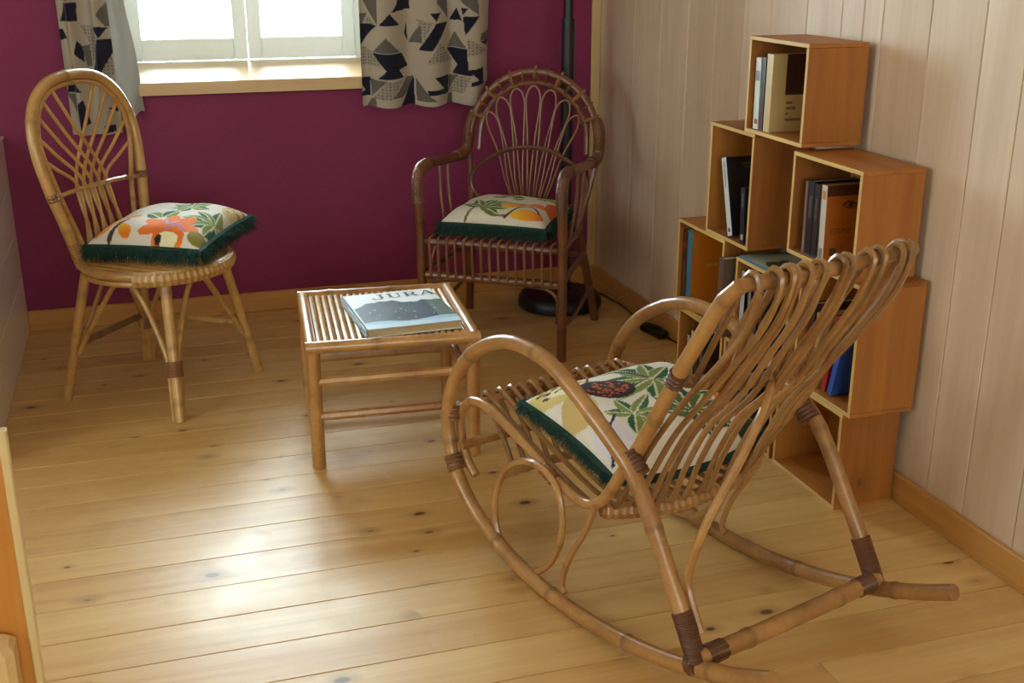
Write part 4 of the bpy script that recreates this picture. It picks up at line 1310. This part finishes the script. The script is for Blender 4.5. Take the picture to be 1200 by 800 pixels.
for yy, tt, hh_, sc_, ln_, lb in ((2.735, 0.024, 0.24, (60, 34, 30), 0.5, 'dark red book in the upright near box'),
                                  (2.700, 0.020, 0.22, (180, 150, 70), 0.5, 'slim yellow book in the upright near box'),
                                  (2.650, 0.018, 0.235, (150, 30, 34), -10, 'bright red book leaning in the upright near box'),
                                  (2.620, 0.020, 0.24, (40, 82, 170), -13, 'bright blue book leaning in the upright near box')):
    book(lb, yy, tt, z7 + (0.0045 if ln_ < 0 else 0), hh_, 0.15, sc_, sc_, ln_, x=XF + 0.02)

# ------------------------------------------------------------------ floor lamp, cable, plug
lamp = empty('floor_lamp', (1.66, 4.585, 0), 0, 'black floor lamp with a thick pole in the corner behind the armchair', 'lamp')
MB().lathe([(0.165, 0.0), (0.182, 0.006), (0.185, 0.02), (0.18, 0.048), (0.165, 0.062), (0.05, 0.068)], 48).build('base', M['black'], lamp)
straight('lower_pole', (0.032, 0.03, 0.06), (0.032, 0.03, 1.222), 0.0265, M['black'], lamp, n=16)
straight('upper_pole', (0.032, 0.03, 1.22), (0.032, 0.03, 1.86), 0.020, M['black'], lamp, n=16)
MB().lathe([(0.03, 1.85), (0.07, 1.865), (0.135, 1.91), (0.155, 1.945), (0.150, 1.945), (0.128, 1.914), (0.06, 1.875)], 40, (0.032, 0.03, 0)).build('shade', M['black'], lamp)
cb = rod('power_cable', [(1.838, 4.60, 0.012), (1.868, 4.68, 0.006), (1.895, 4.68, 0.0045), (1.905, 4.60, 0.0045), (1.915, 4.506, 0.0045), (1.912, 4.384, 0.0045), (1.906, 4.297, 0.0045), (1.898, 4.20, 0.0045), (1.894, 4.165, 0.012)], 0.0042, M['cable'], None, n=6)
tag(cb, 'thin black cable on the floor along the right skirting', 'cable')
sw = empty('cable_switch', (1.893, 4.09, 0.0), R(10), 'black inline foot switch on the floor beside the right skirting', 'switch')
MB().box(-0.024, -0.075, 0.0, 0.024, 0.075, 0.03, 0.008).build('body', M['cable'], sw, False)
MB().box(-0.014, -0.03, 0.0302, 0.014, 0.02, 0.037, 0.004).build('rocker_button', M['black'], sw, False)
rod('cable_tail', [(0, -0.07, 0.014), (0.01, -0.12, 0.006), (0.02, -0.2, 0.0045)], 0.0042, M['cable'], sw, n=6)

# ------------------------------------------------------------------ curtains
NAVY, GREY, DOT, CREAM = (24, 24, 42), (96, 92, 84), (150, 140, 128), (172, 158, 142)
CR = {
 'n': [[(325,-5),(415,-5),(418,85),(280,97),(310,50)], [(268,105),(328,188),(208,188)], [(60,180),(200,185),(95,300),(60,330)], [(385,180),(392,305),(362,248)],
       [(575,178),(662,176),(555,358),(478,358)], [(540,105),(605,105),(578,165)], [(745,80),(775,162),(680,168)], [(780,135),(870,130),(790,265)], [(770,75),(810,75),(780,128)],
       [(165,373),(335,373),(388,475),(318,490),(350,550),(195,550),(245,492)], [(650,358),(800,355),(803,495),(830,540),(705,540),(745,470)],
       [(800,500),(890,485),(895,600),(815,615),(820,585),(862,572)], [(60,545),(145,545),(140,675),(60,675),(60,645),(100,635),(75,600)], [(440,545),(448,750),(320,750),(380,650)],
       [(560,545),(660,545),(660,672),(530,668),(520,635),(620,632)], [(870,305),(960,300),(930,350)]],
 'g': [[(110,-5),(200,-5),(200,180),(105,30)], [(60,110),(140,110),(95,180),(60,180)], [(245,265),(325,370),(170,370)], [(490,185),(500,310),(400,315)], [(580,-5),(660,-5),(665,160),(580,40)],
       [(765,-5),(860,-5),(865,125),(770,35)], [(730,240),(795,350),(660,352)], [(148,555),(250,560),(150,680)], [(375,550),(440,545),(380,650),(340,685),(270,685)],
       [(455,550),(540,680),(580,715),(460,715)], [(660,550),(750,545),(665,670)], [(150,690),(180,690),(185,750),(105,750)], [(660,680),(700,680),(700,750),(640,750)], [(880,250),(960,240),(960,300),(870,300)]],
 'd': [[(60,330),(95,330),(170,375),(225,465),(60,460)], [(100,170),(150,130),(190,185)], [(250,565),(345,560),(270,690),(160,690)], [(600,310),(705,450),(520,450)], [(470,150),(560,170),(510,290),(480,200)],
       [(750,545),(815,555),(780,665),(680,670)], [(800,280),(930,380),(805,405)]]}
CL = {
 'n': [[(75,105),(130,-5),(255,-5),(250,105)], [(60,150),(85,150),(115,205),(60,210)], [(370,140),(495,142),(435,205)], [(420,210),(520,210),(515,280),(415,420),(295,418)], [(235,215),(260,250),(265,345),(205,290)],
       [(105,410),(230,515),(60,515)], [(385,715),(480,715),(480,755),(385,760)], [(440,610),(520,605),(520,650)], [(140,600),(230,560),(260,700),(180,740)]],
 'g': [[(430,70),(500,-5),(520,135),(480,140)], [(255,250),(305,240),(310,370),(275,365)], [(60,520),(150,530),(120,640)]],
 'd': [[(260,130),(340,130),(430,205),(320,340),(300,230)], [(490,280),(520,400),(380,520),(350,510)]]}

def curtain_print(u, v, table, width, period):
    """u, v in the drawing's own units; the pattern repeats upward"""
    P = paint_new(u, v, CREAM)
    for k in range(0, 4):
        vv = v + k * period
        uu = u if k % 2 == 0 else width - u
        m_ = (vv >= 0) & (vv < period) if k else (vv >= 0)
        for key, col in (('d', DOT), ('g', GREY), ('n', NAVY)):
            for pl in table[key]:
                q = in_poly(uu, vv, pl) & m_
                P[q] = srgb(col)
                if key == 'd':
                    dd = (((uu / 21) % 1 - 0.5) ** 2 + ((vv / 21) % 1 - 0.5) ** 2) < 0.05
                    P[q & dd] = srgb((86, 80, 78))
    return P

def cloth(name, parent, f, nu, nv, mat, painter=None, thick=0.0012):
    us, vs = np.linspace(0, 1, nu + 1), np.linspace(0, 1, nv + 1)
    V = [f(float(a_), float(b_)) for b_ in vs for a_ in us]
    F = [(j * (nu + 1) + i, j * (nu + 1) + i + 1, (j + 1) * (nu + 1) + i + 1, (j + 1) * (nu + 1) + i) for j in range(nv) for i in range(nu)]
    me = bpy.data.meshes.new(name)
    me.from_pydata(V, [], F)
    me.polygons.foreach_set('use_smooth', [True] * len(F))
    me.materials.append(mat)
    if painter is not None:
        u, v = np.meshgrid(us, vs)
        set_col(me, painter(u.ravel(), v.ravel()))
    return link(name, me, parent)

ct = empty('curtain', (1.14, YB, 0.86), 0, 'printed curtain of black, grey and cream triangles right of the window', 'curtain', 'window curtains')
X0c, X1c, ZB, ZT = 0.862, 1.418, 0.862, 2.16
def f_right(u, v):
    z = ZT + (ZB - ZT) * v
    x = X0c + (X1c - X0c) * u
    amp = 0.016 + 0.012 * v
    yy = -0.062 + amp * math.sin(u * 2 * PI * 3.1 + 0.5) + 0.006 * math.sin(u * 23 + v * 3)
    x += 0.008 * math.sin(u * 2 * PI * 3.1 + 1.9) - 0.006 * math.sin(v * 9) * (u > 0.97)
    z += 0.006 * math.sin(u * 2 * PI * 3.1 + 0.5) * v
    if u > 0.9: x -= 0.05 * ((u - 0.9) / 0.1) * max(0, v - 0.93) / 0.07
    return (x - 1.14, yy, z - 0.86)
sc_u = 148 * 5.924
cloth('panel', ct, f_right, 190, 440, M['curtain'], lambda u, v: curtain_print(70 + u * 880, 745 - (1 - v) * (ZT - ZB) / (1.303 - ZB) * 742, CR, 1010, 745))

cl = empty('curtain', (-0.18, YB, 0.87), 0, 'printed triangle curtain left of the window, its grey lining turned out', 'curtain', 'window curtains')
X0l, X1l = -0.300, -0.105
def f_left(u, v):
    z = ZT + (0.80 - ZT) * v
    x = X0l + (X1l - X0l) * u + 0.010 * math.sin(u * 13 + 0.6) - 0.012 * v * (1 - u) * -1
    yy = -0.075 + 0.020 * math.sin(u * 2 * PI * 2.1 + 1.0) + 0.006 * math.sin(v * 8 + u * 5)
    return (x + 0.18, yy, z - 0.87)
cloth('panel', cl, f_left, 110, 440, M['curtain'], lambda u, v: curtain_print(65 + u * 450, 770 - (1 - v) * (ZT - 0.80) / (1.303 - 0.80) * 775, CL, 580, 770))
def f_lin(u, v):
    z = ZT + (0.868 - ZT) * v + 0.012 * math.sin(u * 9) * v
    wl = 0.055 + 0.055 * v ** 3
    x = X1l - 0.004 + wl * u + 0.006 * math.sin(v * 17) * u
    yy = -0.055 + 0.035 * math.sin(u * PI * 1.3) * -0.6 + 0.018 * u + 0.010 * math.sin(v * 14 + u * 6) * u
    return (x + 0.18, yy, z - 0.87)
cloth('lining', cl, f_lin, 24, 90, M['lining'])
rodo = MB().tube([(-0.45 + 0.1 * i, YB - 0.065, 2.165) for i in range(21)], 0.011, 10).build('curtain_rod', M['black'])
tag(rodo, 'black curtain rod above the window carrying both printed curtains', 'curtain rod')
